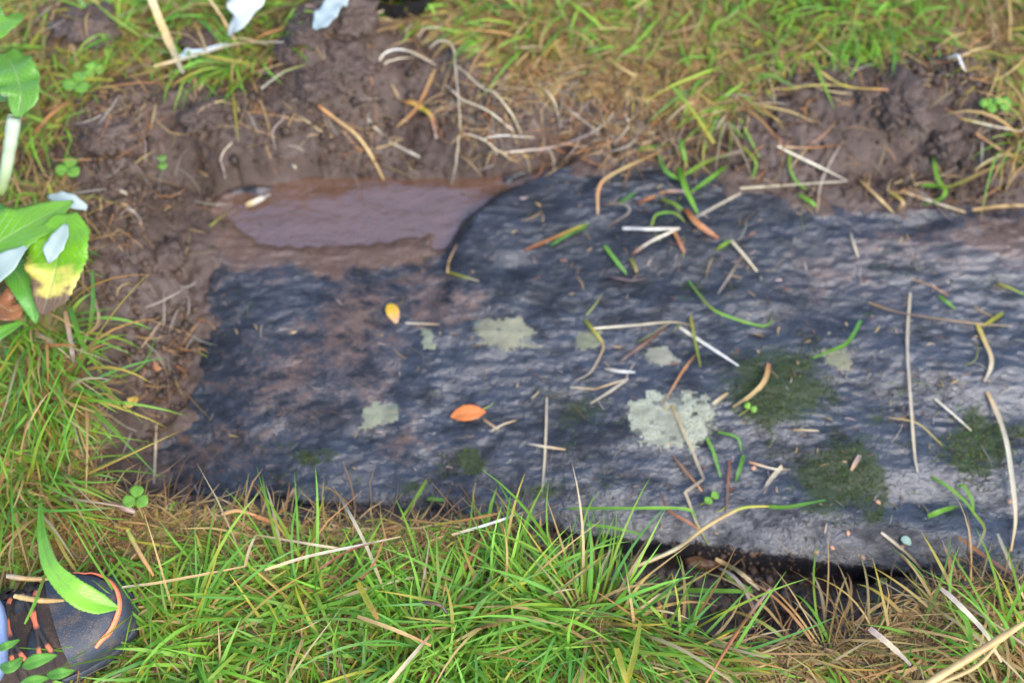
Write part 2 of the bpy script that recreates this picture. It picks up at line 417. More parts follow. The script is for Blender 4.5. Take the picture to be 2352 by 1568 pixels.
moss = np.maximum.reduce([a*blob(PU+60*fbm(PX, PY, .05, 3, 71), PV+40*fbm(PX, PY, .05, 3, 72), cu, cv, ru, rv, 1.1) for cu, cv, ru, rv, a in MOSSES])
LICH = [(1158,775,72,46,(.17,.16,.10),'pale olive lichen patch on the stone below the yellow leaf\'s right'),
        (875,950,54,38,(.16,.17,.11),'pale green lichen patch left of the orange leaf'),
        (1555,972,125,76,(.26,.265,.19),'big whitish green lichen patch beside the dark moss'),
        (1352,788,46,26,(.13,.145,.08),'small greenish lichen patch under a yellow grass tip'),
        (1516,824,32,26,(.18,.17,.125),'small tan lichen spot below the white straw'),
        (976,780,22,28,(.17,.19,.12),'narrow faint lichen streak right of the yellow leaf'),
        (1914,822,38,26,(.17,.165,.09),'broken yellowish lichen spot by the green blade at right')]
warp = 26*fbm(PX, PY, .035, 3, 81)
lichm = [blob(PU+warp, PV+warp*.6, cu, cv, ru, rv, 1.7) for cu, cv, ru, rv, *_ in LICH]
lichall = np.maximum.reduce(lichm)
dark = np.maximum.reduce([.9*blob(PU, PV, 500, 760, 75, 130, 1.3), .9*blob(PU, PV, 1480, 590, 340, 110, 1.3), .7*blob(PU, PV, 1230, 640, 150, 70), .6*blob(PU, PV, 1250, 480, 150, 60), .45*blob(PU, PV, 1700, 690, 200, 60), .5*blob(PU, PV, 1330, 960, 110, 60), .6*blob(PU, PV, 2120, 525, 60, 35), .5*blob(PU,PV,1850,720,150,60)])  # reflections of dark surroundings, painted into the stone's colour and sheen
F = gridfaces(len(sy), len(sx))
keep = (PS.ravel()[F] > -.02).any(1)
def compact(V, F, *A):
    used = np.unique(F); mp = np.full(len(V), -1, np.int64); mp[used] = np.arange(len(used))
    return (V[used], mp[F]) + tuple(a[used] for a in A)
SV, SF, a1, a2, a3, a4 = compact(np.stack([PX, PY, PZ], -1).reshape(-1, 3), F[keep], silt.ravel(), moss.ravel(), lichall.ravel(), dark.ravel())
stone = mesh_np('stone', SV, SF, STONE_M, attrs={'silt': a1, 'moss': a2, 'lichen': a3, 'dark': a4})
tag(stone, 'large flat wet dark stone slab uncovered in the dug hole', 'stone')
def biggest(k):
    """keep the largest edge-connected island of the kept grid cells"""
    g_ = k.reshape(len(sy)-1, len(sx)-1).copy(); best = []
    cells = set(map(tuple, np.argwhere(g_)))
    while cells:
        st = [cells.pop()]; comp = []
        while st:
            a, b = st.pop(); comp.append((a, b))
            for q in ((a+1, b), (a-1, b), (a, b+1), (a, b-1)):
                if q in cells: cells.remove(q); st.append(q)
        if len(comp) > len(best): best = comp
    out = np.zeros_like(g_)
    for a, b in best: out[a, b] = True
    return out.ravel()
for (cu, cv, ru, rv, col, lab), mk in zip(LICH, lichm):
    gr = fbm(PX, PY, .012, 3, 91); mm = mk+.62*gr+.26*vnoise(PX, PY, .0045, 95)
    kf = biggest((mm.ravel()[F] > .54).all(1))
    if not kf.any(): continue
    zz = PZ+.0002+.0008*sstep(.52, .8, mm)+.0005*np.abs(vnoise(PX, PY, .006, 92))*sstep(.52, .8, mm)
    shade = (.75+.5*sstep(-.5, .5, fbm(PX, PY, .02, 2, 93)))[..., None]*np.array(col)
    v_, f_, c_ = compact(np.stack([PX, PY, zz], -1).reshape(-1, 3), F[kf], shade.reshape(-1, 3))
    tag(mesh_np('lichen_patch', v_, f_, LICHEN, stone, col=c_), lab)

# moss: short upright shoots on the stone, one part per cushion
def ribbons(P, side, wid, col):
    """P (N,K,3), side (N,1|K,3), wid (N,K), col (N,K,3) -> verts, quads, colours"""
    N, K, _ = P.shape
    v = np.stack([P-side*wid[..., None]*.5, P+side*wid[..., None]*.5], 2)
    c = np.repeat(col[:, :, None, :], 2, 2)
    b = (np.arange(N)*K*2)[:, None]+(np.arange(K-1)*2)[None]
    f = np.stack([b, b+1, b+3, b+2], -1).reshape(-1, 4)
    return v.reshape(-1, 3), f, c.reshape(-1, 3)

PAL = {k: np.array(v) for k, v in dict(green=(.135,.32,.022), bright=(.24,.50,.050), blue=(.13,.34,.070), olive=(.27,.31,.035), yellow=(.52,.42,.05), straw=(.55,.38,.15),
    pale=(.58,.48,.30), cream=(.68,.60,.44), tan=(.42,.26,.10), orange=(.46,.20,.06), rust=(.24,.075,.025), brown=(.15,.085,.045), grey=(.33,.28,.22), pink=(.42,.30,.26),
    dark=(.035,.022,.022), white=(.72,.70,.64), lime=(.26,.50,.05)).items()}

def blades(base, az, L, e0, e1, wid, c0, c1, K=5, clear=.002, bendp=1.3, curl=0.):
    N = len(base); t = np.linspace(0, 1, K)
    e = e0[:, None]+(e1-e0)[:, None]*t[None]**bendp
    a = az[:, None]+curl*t[None] if np.isscalar(curl) else az[:, None]+curl[:, None]*t[None]
    d = np.stack([np.cos(e)*np.cos(a), np.cos(e)*np.sin(a), np.sin(e)], -1)
    st = (L/(K-1))[:, None, None]*.5*(d[:, 1:]+d[:, :-1])
    P = np.concatenate([np.zeros((N, 1, 3)), np.cumsum(st, 1)], 1)+base[:, None]
    g_ = H(P[..., 0], P[..., 1])+clear*(1+2*t)[None]
    P[..., 2] = np.maximum(P[..., 2], g_)
    ro = RNG.uniform(-.9, .9, N)
    hs = np.stack([-np.sin(a), np.cos(a), np.zeros_like(a)], -1); up = np.cross(d, hs)
    up = -up
    side = hs*np.cos(ro)[:, None, None]+up*np.sin(ro)[:, None, None]
    prof = np.clip(1-t**3.2, .06, 1)*(.7+.3*np.minimum(1, t*4)); W = wid[:, None]*prof[None]
    col = c0[:, None]*(1-t[None, :, None])+c1[:, None]*t[None, :, None]
    return ribbons(P, side, W, col)

def pick(names, probs, n):
    i = RNG.choice(len(names), n, p=np.array(probs)/sum(probs)); c = np.stack([PAL[k] for k in names])[i]
    return c*RNG.uniform(.75, 1.25, (n, 1))*RNG.uniform(.94, 1.06, (n, 3))

def merge(parts):
    V = []; Fc = []; Co = []; o = 0
    for v, f, c in parts: V.append(v); Fc.append(f+o); Co.append(c); o += len(v)
    return np.concatenate(V), np.concatenate(Fc), np.concatenate(Co)

mp_lab = [None]*40 if False else ['dark green moss cushion right of the big lichen patch', 'dark moss spreading below the bigger moss cushion', 'yellow green moss at the right edge of the stone', None, None, None, None, None, None, None, None, None]+[None]*12
pt = np.stack([PX, PY, PZ, moss], -1).reshape(-1, 4)
Mreg = np.argmax(np.stack([a*blob(PU, PV, cu, cv, ru, rv, 1.6) for cu, cv, ru, rv, a in MOSSES]), 0).ravel()
for i, (cu, cv, ru, rv, am) in enumerate(MOSSES):
    ok = (Mreg == i) & (pt[:, 3]+.6*fbm(pt[:, 0], pt[:, 1], .02, 3, 73)+RNG.normal(0, .16, len(pt)) > .5) & (PS.ravel() > .004)
    idx = np.nonzero(ok)[0]
    if len(idx) < 60: continue
    n = min(3800, int(len(idx)*(1.1 if am > .7 else .5))); ii = RNG.choice(idx, n)
    b = pt[ii, :3]+np.c_[RNG.uniform(-.0012, .0012, (n, 2)), np.full(n, -.0005)]
    yl = i == 2
    c0 = pick(['dark', 'green', 'brown'], [4, 3, 2], n)*.32; c1 = pick(['green', 'olive', 'brown', 'yellow'], [5, 5, 2, 2.5 if yl else .7], n)*(.55 if yl else .36)
    v, f, c = blades(b, RNG.uniform(0, 2*PI, n), RNG.uniform(.002, .0052, n), RNG.uniform(.4, 1.4, n), RNG.uniform(-.2, 1., n), RNG.uniform(.0006, .0015, n), c0, c1, K=3, clear=.0004)
    o = mesh_np('moss', v, f, MOSS, stone, col=c, smooth=False); tag(o, mp_lab[i], kind='stuff')

# muddy puddle: a level sheet; the banks and the stone cut its shore
wx, wy = WP[:, 0], WP[:, 1]
wme = bpy.data.meshes.new('water'); wme.from_pydata([(x, y, WATER_Z) for x, y in WP], [], [list(range(len(WP)))]); wme.materials.append(WATER)
wo = bpy.data.objects.new('water', wme); C.objects.link(wo); tag(wo, 'shallow brown muddy water lying between the bank and the stone', kind='structure')

# ------------------------------------------------------------------ soil crumbs
ICO_V = []; ph = (1+5**.5)/2
for s1 in (-1, 1):
    for s2 in (-ph, ph): ICO_V += [(0, s1, s2), (s1, s2, 0), (s2, 0, s1)]
ICO_V = np.array(ICO_V)/math.sqrt(1+ph*ph)
ICO_F = []
for i in range(12):
    for j in range(i+1, 12):
        for k in range(j+1, 12):
            if all(np.linalg.norm(ICO_V[a]-ICO_V[b]) < 1.2 for a, b in ((i, j), (j, k), (i, k))):
                nn = np.cross(ICO_V[j]-ICO_V[i], ICO_V[k]-ICO_V[i]); ICO_F.append((i, j, k) if nn@ICO_V[i] > 0 else (i, k, j))
ICO_F = np.array(ICO_F)

def sample(n, cond, rng=(X0+.02, X1-.02, Y0+.02, Y1-.02)):
    out = np.zeros((0, 2))
    while len(out) < n:
        p = np.c_[RNG.uniform(rng[0], rng[1], n*3), RNG.uniform(rng[2], rng[3], n*3)]
        q = cond(p[:, 0], p[:, 1]); out = np.concatenate([out, p[RNG.random(len(p)) < q]])
    return out[:n]

def soilprob(x, y): return lookup(GSOIL, x, y)*(lookup(SS, x, y) < .004)*(.2+.8*sstep(-.1, .4, fbm(x, y, .09, 3, 101)))
n = 20000
p = sample(n, soilprob)
r = np.clip(RNG.lognormal(math.log(.0017), .6, n), .0007, .008)
V = ICO_V[None]*r[:, None, None]*RNG.uniform(.6, 1.25, (n, 12, 1))*RNG.uniform(.7, 1.2, (n, 1, 3))
V[..., 0] += p[:, 0:1]; V[..., 1] += p[:, 1:2]; V[..., 2] += (H(p[:, 0], p[:, 1])+r*.35)[:, None]
cc = np.repeat((np.array([.055, .032, .020])*RNG.uniform(.5, 1.5, (n, 1)))[:, None], 12, 1)
Fi = (ICO_F[None]+(np.arange(n)*12)[:, None, None]).reshape(-1, 3)
o = mesh_np('soil_crumbs', V, Fi, CRUMB, col=cc, smooth=False); tag(o, 'crumbs of loose brown soil scattered over the dug banks', 'soil', kind='stuff')

# larger clods one could pick up
def clod(u, v, r, lab, grp='clods of soil lying on the dug banks'):
    from mathutils import noise as mn
    p = surf(np.array([u]), np.array([v]))[0]
    import bmesh
    bm = bmesh.new(); bmesh.ops.create_icosphere(bm, subdivisions=5, radius=1)
    sd = random.random()*50; sq = (random.uniform(1., 1.5), random.uniform(.8, 1.1), random.uniform(.45, .65))
    for vv in bm.verts:
        q = vv.co.copy(); k = .8+.45*mn.noise(q*1.4+Vector((sd, 0, 0)))+.42*abs(mn.noise(q*2.6+Vector((0, sd, 0))))+.30*abs(mn.noise(q*5.5+Vector((0, 0, sd))))+.20*abs(mn.noise(q*11))+.10*mn.noise(q*22)
        vv.co = Vector((q.x*sq[0], q.y*sq[1], q.z*sq[2]))*k*r
    me = bpy.data.meshes.new('soil_clod'); bm.to_mesh(me); bm.free(); me.materials.append(SOIL)
    me.polygons.foreach_set('use_smooth', np.ones(len(me.polygons), bool))
    o = bpy.data.objects.new('soil_clod', me); C.objects.link(o); o.location = (p[0], p[1], p[2]-r*.08); o.rotation_euler = (0, 0, random.random()*6)
    tag(o, lab, 'soil clod', grp)
clod(668,112,.018,'upright knob of dark soil at the left shoulder of the tall mound')
clod(702,72,.020,'round clod of dark soil left of the pale bluish leaf')
clod(800,38,.036,'big dark clod of soil crowning the mound beside the pale bluish leaf')
clod(772,130,.030,'broad dark clod on the face of the tall soil mound')
clod(720,190,.026,'dark clod low on the left flank of the tall mound')
clod(370,590,.024,'fibrous brown clod near the water\'s left end, tangled with dry roots')
clod(245,300,.028,'brown clod at the outer corner of the left bank')
clod(480,255,.024,'brown clod in the middle of the left soil bank')
clod(1810,270,.022,'brown clod at the left end of the right-hand soil heap')
clod(2075,230,.032,'largest smooth clod on top of the right-hand soil heap')
clod(2180,330,.026,'brown clod low on the right-hand soil heap')
clod(460,90,.024,'dark clod beside the white crumpled leaf')
clod(200,60,.030,'dark clod on the small heap in the far left corner')

# ------------------------------------------------------------------ turf
def tprob(P, inner=0.0):
    def f(x, y):
        U, V = uv_of(x, y, 0.)
        bare = np.maximum(blob(U, V, 190, 90, 100, 72, 2), blob(U, V, 465, 85, 48, 48, 2))
        return sstep(-.012, .015, sdist(x, y, P)+wob(x, y)-inner)*(1-sstep(.3, .6, bare))
    return f
BIG = (-1.5, 1.5, -1.0, 1.5)

def greenness(x, y):
    U, V = uv_of(x, y, 0.)
    gness = .56+.4*fbm(x, y, .10, 3, 111)
    gness = gness-.75*blob(U, V, 2200, 1470, 330, 130)-.55*blob(U, V, 1380, 190, 300, 110)-.45*blob(U, V, 500, 1215, 420, 45)-.5*blob(U, V, 2230, 120, 150, 120)
    gness = gness+.35*blob(U, V, 1900, 60, 250, 80)+.3*blob(U, V, 1200, 1420, 420, 110)-.35*blob(U, V, 1800, 280, 220, 60)-.3*blob(U, V, 450, 150, 120, 60)-.35*blob(U, V, 200, 1200, 150, 120) - .25*blob(U,V,800,1470,160,50)+.3*blob(U,V,2330,1540,70,50)
    return np.clip(gness, .04, .97)

def grass(n, P, rng, Lm, flow, flow_k, lean=(.35, 1.1), wid=(.0021, .0043), K=6):
    p = sample(n, tprob(P), rng); x, y = p.T
    gn = greenness(x, y)-(.3*sstep(.05, 0, sdist(x, y, P)) if P is T1 else 0); isg = RNG.random(n) < gn
    c0 = np.where(isg[:, None], pick(['green', 'olive', 'bright', 'lime'], [4, 4, 3, 1.4], n), pick(['tan', 'straw', 'brown', 'orange'], [4, 4, 2, 1.2], n))
    c1 = np.where(isg[:, None], pick(['bright', 'green', 'blue', 'lime', 'yellow'], [6, 2.5, 1.2, 3, 2.0], n), pick(['straw', 'tan', 'pale', 'orange', 'yellow'], [5, 3, 2, 1.6, 1.4], n))
    az = RNG.uniform(0, 2*PI, n); fl = flow(x, y) if callable(flow) else np.full(n, flow)
    az = np.where(RNG.random(n) < flow_k, fl+RNG.normal(0, .55, n), az)
    if P is T1:
        fl_ = ((x > .08) | (x < -.33)) & (RNG.random(n) < .9); az = np.where(fl_ & (np.sin(az) > -.1), -np.abs(az)-.25, az)
    L = Lm*np.clip(RNG.lognormal(-.1, .42, n), .3, 2.4)
    rim = sstep(.07, .0, sdist(x, y, P)) if P is T1 else 0.*x; L = L*(1-.5*rim)
    tall = (RNG.random(n)**1.2)*(1-.45*rim)
    e0 = lean[0]+(lean[1]-lean[0])*tall; e1 = e0-RNG.uniform(.5, 1.7, n)
    e0 = np.where(isg, e0, e0*.55)
    W = RNG.uniform(wid[0], wid[1], n)*np.where(isg, 1.1, .8)
    base = np.c_[x, y, H(x, y)-.002]
    return blades(base, az, L, e0, e1, W, c0, c1, K=K, curl=RNG.normal(0, .5, n))

def thatch(n, P, rng, Lm=.05):
    p = sample(n, tprob(P, -.006), rng); x, y = p.T
    base = np.c_[x, y, H(x, y)+RNG.uniform(.0, .010, n)]
    c0 = pick(['brown', 'tan', 'olive', 'straw'], [4, 4, 1.5, 1.5], n)*.8; c1 = pick(['tan', 'straw', 'brown', 'orange'], [4, 3, 3, 1], n)*.9
    return blades(base, RNG.uniform(0, 2*PI, n), Lm*RNG.uniform(.4, 1.5, n), RNG.uniform(-.05, .3, n), RNG.uniform(-.4, .15, n), RNG.uniform(.0012, .0024, n), c0, c1, K=4, curl=RNG.normal(0, .7, n))

VB = (-.85, .85, -.50, -.02); VT = (-.9, .9, .12, .8)
def flow_near(x, y): # near turf leans out from the centre and down towards the viewer
    return np.where(x < -.33, -1.5, np.where(x > .13, -.75+.25*np.sin(x*9), np.arctan2(-.25-.35*np.sin(x*7+1), (x-.05)*2.2+.15)))
near = [grass(17000, T1, VB, .045, flow_near, .6), thatch(9000, T1, VB, .05),
        grass(9000, T1, (-1.5, 1.5, -1.1, -.2), .06, flow_near, .3, K=4)]
o = mesh_np('near_turf', *merge(near)[:2], GRASS, col=merge(near)[2]); tag(o, 'mixed green and straw grass turf along the near side and left of the stone', 'grass', kind='stuff')
farp = [grass(16000, T2, (-.2, .95, .12, .62), .040, lambda x, y: PI+.5+1.2*np.sin(x*5), .55, lean=(.15, .75)), thatch(8000, T2, (-.2, .95, .1, .62)), grass(9000, T2, (-.4, 1.6, .2, 1.4), .06, PI+.4, .4, K=4)]
o = mesh_np('far_turf', *merge(farp)[:2], GRASS, col=merge(farp)[2]); tag(o, 'tousled green and orange grass turf behind the hole', 'grass', kind='stuff')
lef = [grass(2600, T3, (-.85, -.1, .15, .62), .05, -1.9, .4, lean=(.3, 1.0)), thatch(3200, T3, (-.85, -.1, .15, .62)), grass(700, T4, (-.85, -.4, .05, .3), .05, -1.2, .4), thatch(900, T4, (-.85, -.4, .05, .3)),
       grass(4000, T3, (-1.6, -.1, .1, 1.4), .06, -1.9, .3, K=4)]
o = mesh_np('corner_turf', *merge(lef)[:2], GRASS, col=merge(lef)[2]); tag(o, 'patchy weedy grass between small soil heaps in the far left corner', 'grass', kind='stuff')

# dry fibres lying in the soil behind the stone, and loose litter on the stone
def scatter_ribbon(n, cond, rng, Lr, Wr, names, probs, clear, e=.12, dim=1.):
    p = sample(n, cond, rng); x, y = p.T
    c = pick(names, probs, n)*dim
    return blades(np.c_[x, y, H(x, y)+clear], RNG.uniform(0, 2*PI, n), RNG.uniform(*Lr, n), RNG.uniform(0, e, n), RNG.uniform(-e, e, n), RNG.uniform(*Wr, n), c, c*RNG.uniform(.8, 1.2, (n, 1)), K=5, clear=clear, curl=RNG.normal(0, .9, n))
def mid_soil(x, y):
    U, V = uv_of(x, y, -.02); return soilprob(x, y)*np.maximum(blob(U, V, 1330, 270, 330, 110, 2), .10)
fb = merge([scatter_ribbon(2300, mid_soil, (-.8, .9, -.1, .6), (.014, .06), (.0008, .0020), ['tan', 'brown', 'straw', 'grey', 'orange'], [4, 5, 2, 3, 2], .0012, .35, .75),
            scatter_ribbon(650, soilprob, (-.8, .9, -.4, .6), (.01, .04), (.0004, .0009), ['tan', 'brown', 'orange'], [3, 4, 2], .001, .3, .8)])
o = mesh_np('root_fibres', *fb[:2], STRAW, col=fb[2]); tag(o, 'fine dry roots and dead grass fibres mixed into the dug soil', 'fibres', kind='stuff')
def on_stone(x, y):
    U, V = uv_of(x, y, -.05); return (lookup(SS, x, y) > .01)*(.25+.75*np.maximum(blob(U, V, 1550, 560, 420, 120), blob(U, V, 2050, 800, 350, 300)))*(lookup(WM, x, y) < -.005)
lt = merge([scatter_ribbon(380, on_stone, (-.5, .7, -.25, .35), (.004, .014), (.0008, .0022), ['tan', 'straw', 'brown', 'pink', 'grey', 'rust'], [3, 3, 4, 2, 3, 1], .0008, .2, .75),
            scatter_ribbon(90, on_stone, (-.5, .7, -.25, .35), (.012, .04), (.0008, .0018), ['tan', 'grey', 'brown', 'olive'], [3, 3, 4, 2], .001, .15, .75)])
o = mesh_np('plant_litter', *lt[:2], STRAW, col=lt[2]); tag(o, 'tiny bits of dead grass and bark washed over the wet stone', 'litter', kind='stuff')

# ------------------------------------------------------------------ single straws, blades, roots, stems (each a thing)
def cat_rom(P, n):
    P = np.asarray(P, float)
    if len(P) == 2: return P[0]+(P[1]-P[0])*np.linspace(0, 1, n)[:, None]
    Q = np.concatenate([2*P[:1]-P[1:2], P, 2*P[-1:]-P[-2:-1]]); out = []
    t = np.linspace(0, len(P)-1, n)
    for tt in t:
        i = min(int(tt), len(P)-2); f = tt-i; a, b, c, d = Q[i:i+4]
        out.append(.5*((2*b)+(-a+c)*f+(2*a-5*b+4*c-d)*f*f+(-a+3*b-3*c+d)*f**3))
    return np.array(out)

def poly_lin(P, n):
    P = np.asarray(P, float); s = np.r_[0, np.cumsum(np.linalg.norm(np.diff(P, axis=0), axis=1))]
    t = np.unique(np.r_[np.linspace(0, s[-1], n), s]); return np.stack([np.interp(t, s, P[:, k]) for k in range(P.shape[1])], 1)

def path3(pts, n, lift, arch, sharp=False):
    uv = (poly_lin if sharp else cat_rom)(pts, n); n = len(uv)
    t = np.linspace(0, 1, n)
    l = lift+arch*np.sin(PI*t)**.8 if not hasattr(lift, '__len__') else np.interp(t, np.linspace(0, 1, len(lift)), lift)
    P = surf(uv[:, 0], uv[:, 1], l)
    z = P[:, 2]; 
    for _ in range(4):
        zz = np.r_[z[0], (z[:-2]+z[1:-1]*2+z[2:])/4, z[-1]]; z = np.maximum(zz, H(P[:, 0], P[:, 1])+np.minimum(l, .0012))
    return at(uv[:, 0], uv[:, 1], z)

def frame(P):
    T = np.gradient(P, axis=0); T /= np.linalg.norm(T, axis=1)[:, None]+1e-9
    S = np.cross(T, [0, 0, 1.]); S /= np.linalg.norm(S, axis=1)[:, None]+1e-6
    return T, S, np.cross(S, T)

def strip(name, pts, width, cols, lift=.0016, arch=.003, sharp=False, n=16, mat=None, tube=False, taper=(.8, .5), parent=None):
    if name in ('root', 'straw') and len(pts) > 2: n = max(n, 26)
    P = path3(pts, n, lift, arch, sharp); n = len(P)
    if name == 'root': P = P+np.stack([np.convolve(RNG.normal(0, .0011, n+4), np.ones(5)/5, 'valid') for _ in range(3)], 1)
    n = len(P); t = np.linspace(0, 1, n); width = width*(1.0 if not tube else (.62 if name == 'root' else .9))
    T, S, Nn = frame(P)
    cs = np.stack([PAL[c] if isinstance(c, str) else np.array(c) for c in cols]); cc = np.stack([np.interp(t, np.linspace(0, 1, len(cs)), cs[:, k]) for k in range(3)], 1) if len(cs) > 1 else np.repeat(cs, n, 0)
    cc = cc*RNG.uniform(.9, 1.1, (n, 1))
    wd = width*np.interp(t, [0, .12, .7, 1], [taper[0], 1, .92, taper[1]])*RNG.uniform(.92, 1.08, n)
    if tube:
        k = 7; a = np.arange(k)/k*2*PI
        V = P[:, None]+(S[:, None]*np.cos(a)[None, :, None]+Nn[:, None]*np.sin(a)[None, :, None])*wd[:, None, None]*.5
        i = np.arange(n*k).reshape(n, k); j = np.roll(i, -1, 1)
        f = np.stack([i[:-1], j[:-1], j[1:], i[1:]], -1).reshape(-1, 4); c = np.repeat(cc[:, None], k, 1)
        caps = np.array([[i[e, 0], i[e, q], i[e, q+1], i[e, q+2]] for e in (0, n-1) for q in (1, 3)] )
        f = np.concatenate([f, caps])
    else:
        tw = np.cumsum(RNG.normal(0, .10, n)); tw -= tw.mean(); S2 = S*np.cos(tw)[:, None]+Nn*np.sin(tw)[:, None]; N2 = np.cross(S2, T)
        V = np.stack([P-S2*wd[:, None]*.5+N2*wd[:, None]*.14, P-N2*0, P+S2*wd[:, None]*.5+N2*wd[:, None]*.14], 1)
        f = gridfaces(n, 3); c = np.repeat(cc[:, None], 3, 1)*np.array([1, .86, 1])[None, :, None]
    mt = mat or (STEM if tube else (GRASS if any(isinstance(q, str) and q in ('green', 'bright', 'blue', 'olive', 'lime') for q in cols) else STRAW))
    return mesh_np(name, V, f, mt, parent, col=c, uv=None)

G_ST = 'loose dry straws lying on the stone and soil'; G_BL = 'single grass blades fallen over the stone'; G_RT = 'pale roots sticking out of the bank behind the stone'; G_TF = 'long dry stems caught in the near turf'
def straw(pts, w, cols, label, lift=.0016, arch=.004, sharp=False, tube=False, group=G_ST, name='straw', cat='straw', **k):
    tag(strip(name, pts, w*.001, cols, lift, arch, sharp, tube=tube, **k), label, cat, group)
def gblade(pts, w, cols, label, lift=.0016, arch=.006, **k):
    straw(pts, w, cols, label, lift, arch, group=k.pop('group', G_BL), name='fallen_grass', cat='grass', **k)
def root(pts, w, cols, label, lift=.002, arch=.008, **k):
    straw(pts, w, cols, label, lift, arch, tube=True, group=G_RT, name='root', cat='root', **k)

# -- on the middle and right of the stone
gblade([(1389,565),(1412,595),(1439,629)], 5, ['bright','blue'], 'short broad bright green blade just above the dark twig')
gblade([(1448,594),(1458,612),(1464,632)], 4, ['olive','tan'], 'short olive blade with tan end touching the dark twig')
gblade([(1206,574),(1270,548),(1323,525),(1352,514)], 4.5, ['rust','orange','yellow','bright'], 'blade fading from rust to green left of the straw tangle')
gblade([(1264,565),(1300,543),(1349,522)], 3, ['blue','green'], 'dull green blade lying under the rust and green one')
straw([(1430,525),(1500,527),(1562,525)], 4.5, ['white','cream'], 'short thick white straw in the tangle on the dark upper stone')
straw([(1453,584),(1496,555),(1559,525)], 4, ['rust','cream','cream'], 'white straw with rusty end slanting below the thick white one')
straw([(1546,529),(1560,555),(1573,582)], 5, ['orange','rust'], 'short broad orange blade pointing down from the tangle')
straw([(1574,480),(1600,512),(1650,548)], 8, ['rust','orange','rust'], 'broad rust brown dead blade in the heart of the tangle', arch=.008)
gblade([(1646,574),(1679,552)], 5, ['olive','bright'], 'stubby green bit right of the rust brown blade', n=6)
straw([(1679,552),(1710,588),(1739,624)], 4, ['pale','pale'], 'beige straw running down right from the stubby green bit')
straw([(1709,582),(1680,628),(1649,675)], 3, ['brown','grey'], 'dull brown straw slanting left under the beige one')
gblade([(1581,645),(1616,689),(1643,714),(1696,735),(1753,749),(1775,736)], 3.2, ['blue','olive','bright','lime','green'], 'long curved green blade on the middle of the stone', arch=.012)
straw([(1363,754),(1459,747),(1543,740),(1596,749)], 2.6, ['cream','pale','tan'], 'long thin straw lying nearly level above the small lichen spots')
gblade([(1344,735),(1364,760),(1383,785)], 4.5, ['olive','yellow'], 'short yellow blade tip over a greenish lichen patch')
straw([(1383,785),(1384,805),(1356,855),(1319,875)], 2.6, ['tan','grey'], 'bent greyish straw hanging below the short yellow blade')
straw([(1529,752),(1480,790),(1426,829)], 3.2, ['rust','brown'], 'reddish brown straw slanting through the middle of the stone')
straw([(1540,740),(1500,765),(1466,785)], 2, ['grey','olive'], 'thin greyish straw just above the reddish brown one')
straw([(1561,752),(1630,797),(1696,840)], 4, ['cream','white'], 'bold straight white straw pointing at the dark moss')
gblade([(1586,725),(1595,775),(1609,842)], 3.4, ['yellow','olive','olive'], 'upright yellowish blade crossing the bold white straw')
straw([(1603,809),(1570,850),(1519,935)], 3, ['brown','orange','brown'], 'brown stalk running down to the top of the big lichen patch')
straw([(1389,847),(1425,853),(1459,855)], 4, ['grey','white'], 'short whitish blade on the middle of the stone')
straw([(1309,889),(1366,894),(1443,869)], 2.4, ['pale','tan','pale'], 'thin bent straw above the dark hollow', sharp=True)
straw([(1443,869),(1400,900),(1356,927)], 3.4, ['grey','pale'], 'pale straw slanting down left over the dark hollow')
straw([(1766,835),(1756,875),(1725,908),(1683,935)], 5.5, ['orange','straw','tan'], 'broad curved tan blade across the dark moss', arch=.010)
straw([(1638,928),(1672,902)], 4.5, ['pale','tan'], 'short tan stub between the lichen and the moss', n=6)
straw([(1543,929),(1569,989),(1593,1042),(1617,1100),(1574,1130),(1600,1200),(1627,1250)], 3.4, ['straw','pale','pale','grey','pale','pale','olive'], 'long zigzag straw running from the lichen down to the near edge', sharp=True, n=24, arch=.006)
gblade([(1649,992),(1693,1005),(1703,1035)], 3, ['bright','blue'], 'small hooked green blade at the moss edge')
gblade([(1623,1005),(1639,1039),(1655,1095)], 4, ['bright','blue'], 'short green blade below the big lichen patch')
straw([(1211,1019),(1255,1026),(1299,1032)], 3, ['cream','tan'], 'short bright straw left of the near middle')
straw([(1256,912),(1252,1042),(1245,1130)], 2.6, ['grey','pale','grey'], 'upright grey straw below the dark hollow')
gblade([(1977,735),(1962,765),(1944,789),(1905,808),(1867,822)], 4.6, ['blue','green','bright'], 'curved green blade alone on the right of the stone', arch=.012)
straw([(2091,672),(2084,789),(2092,922),(2101,1042),(2108,1085)], 3.4, ['pale','grey','pale','grey'], 'very long straight pale straw standing up the right of the stone', n=22)
straw([(1994,694),(2051,714),(2131,729),(2231,742),(2324,749)], 2.2, ['tan','brown','tan','straw'], 'long thin brown straw lying level near the right edge')
gblade([(2304,719),(2280,735),(2258,749)], 4.5, ['olive','yellow'], 'yellowish stub at the joint of the right-hand stalk', n=8)
straw([(2244,742),(2261,782),(2277,822),(2274,849),(2261,877)], 5, ['yellow','straw','pale','grey'], 'bent yellow stalk at the right edge of the stone')
gblade([(2157,679),(2176,695),(2194,709)], 4, ['green','bright'], 'tiny green blade above the long thin brown straw', n=8)
gblade([(2294,652),(2325,664),(2358,680)], 3, ['yellow','lime'], 'yellow green blade entering at the right edge')
straw([(2147,915),(2190,952),(2231,989)], 2.6, ['cream','cream'], 'thin bright straw right of the very long one')
straw([(2267,899),(2297,965),(2317,1042),(2332,1180),(2322,1265)], 5, ['tan','pale','cream','pale','straw'], 'thick long cream straw down the right edge of the stone', n=20, arch=.01)
straw([(2041,959),(2107,972),(2164,1022)], 1.8, ['tan','yellow'], 'hair-thin arched straw crossing the very long one')
straw([(1822,987),(1881,989)], 2.6, ['tan','pale'], 'short level straw on the dark moss', n=8)
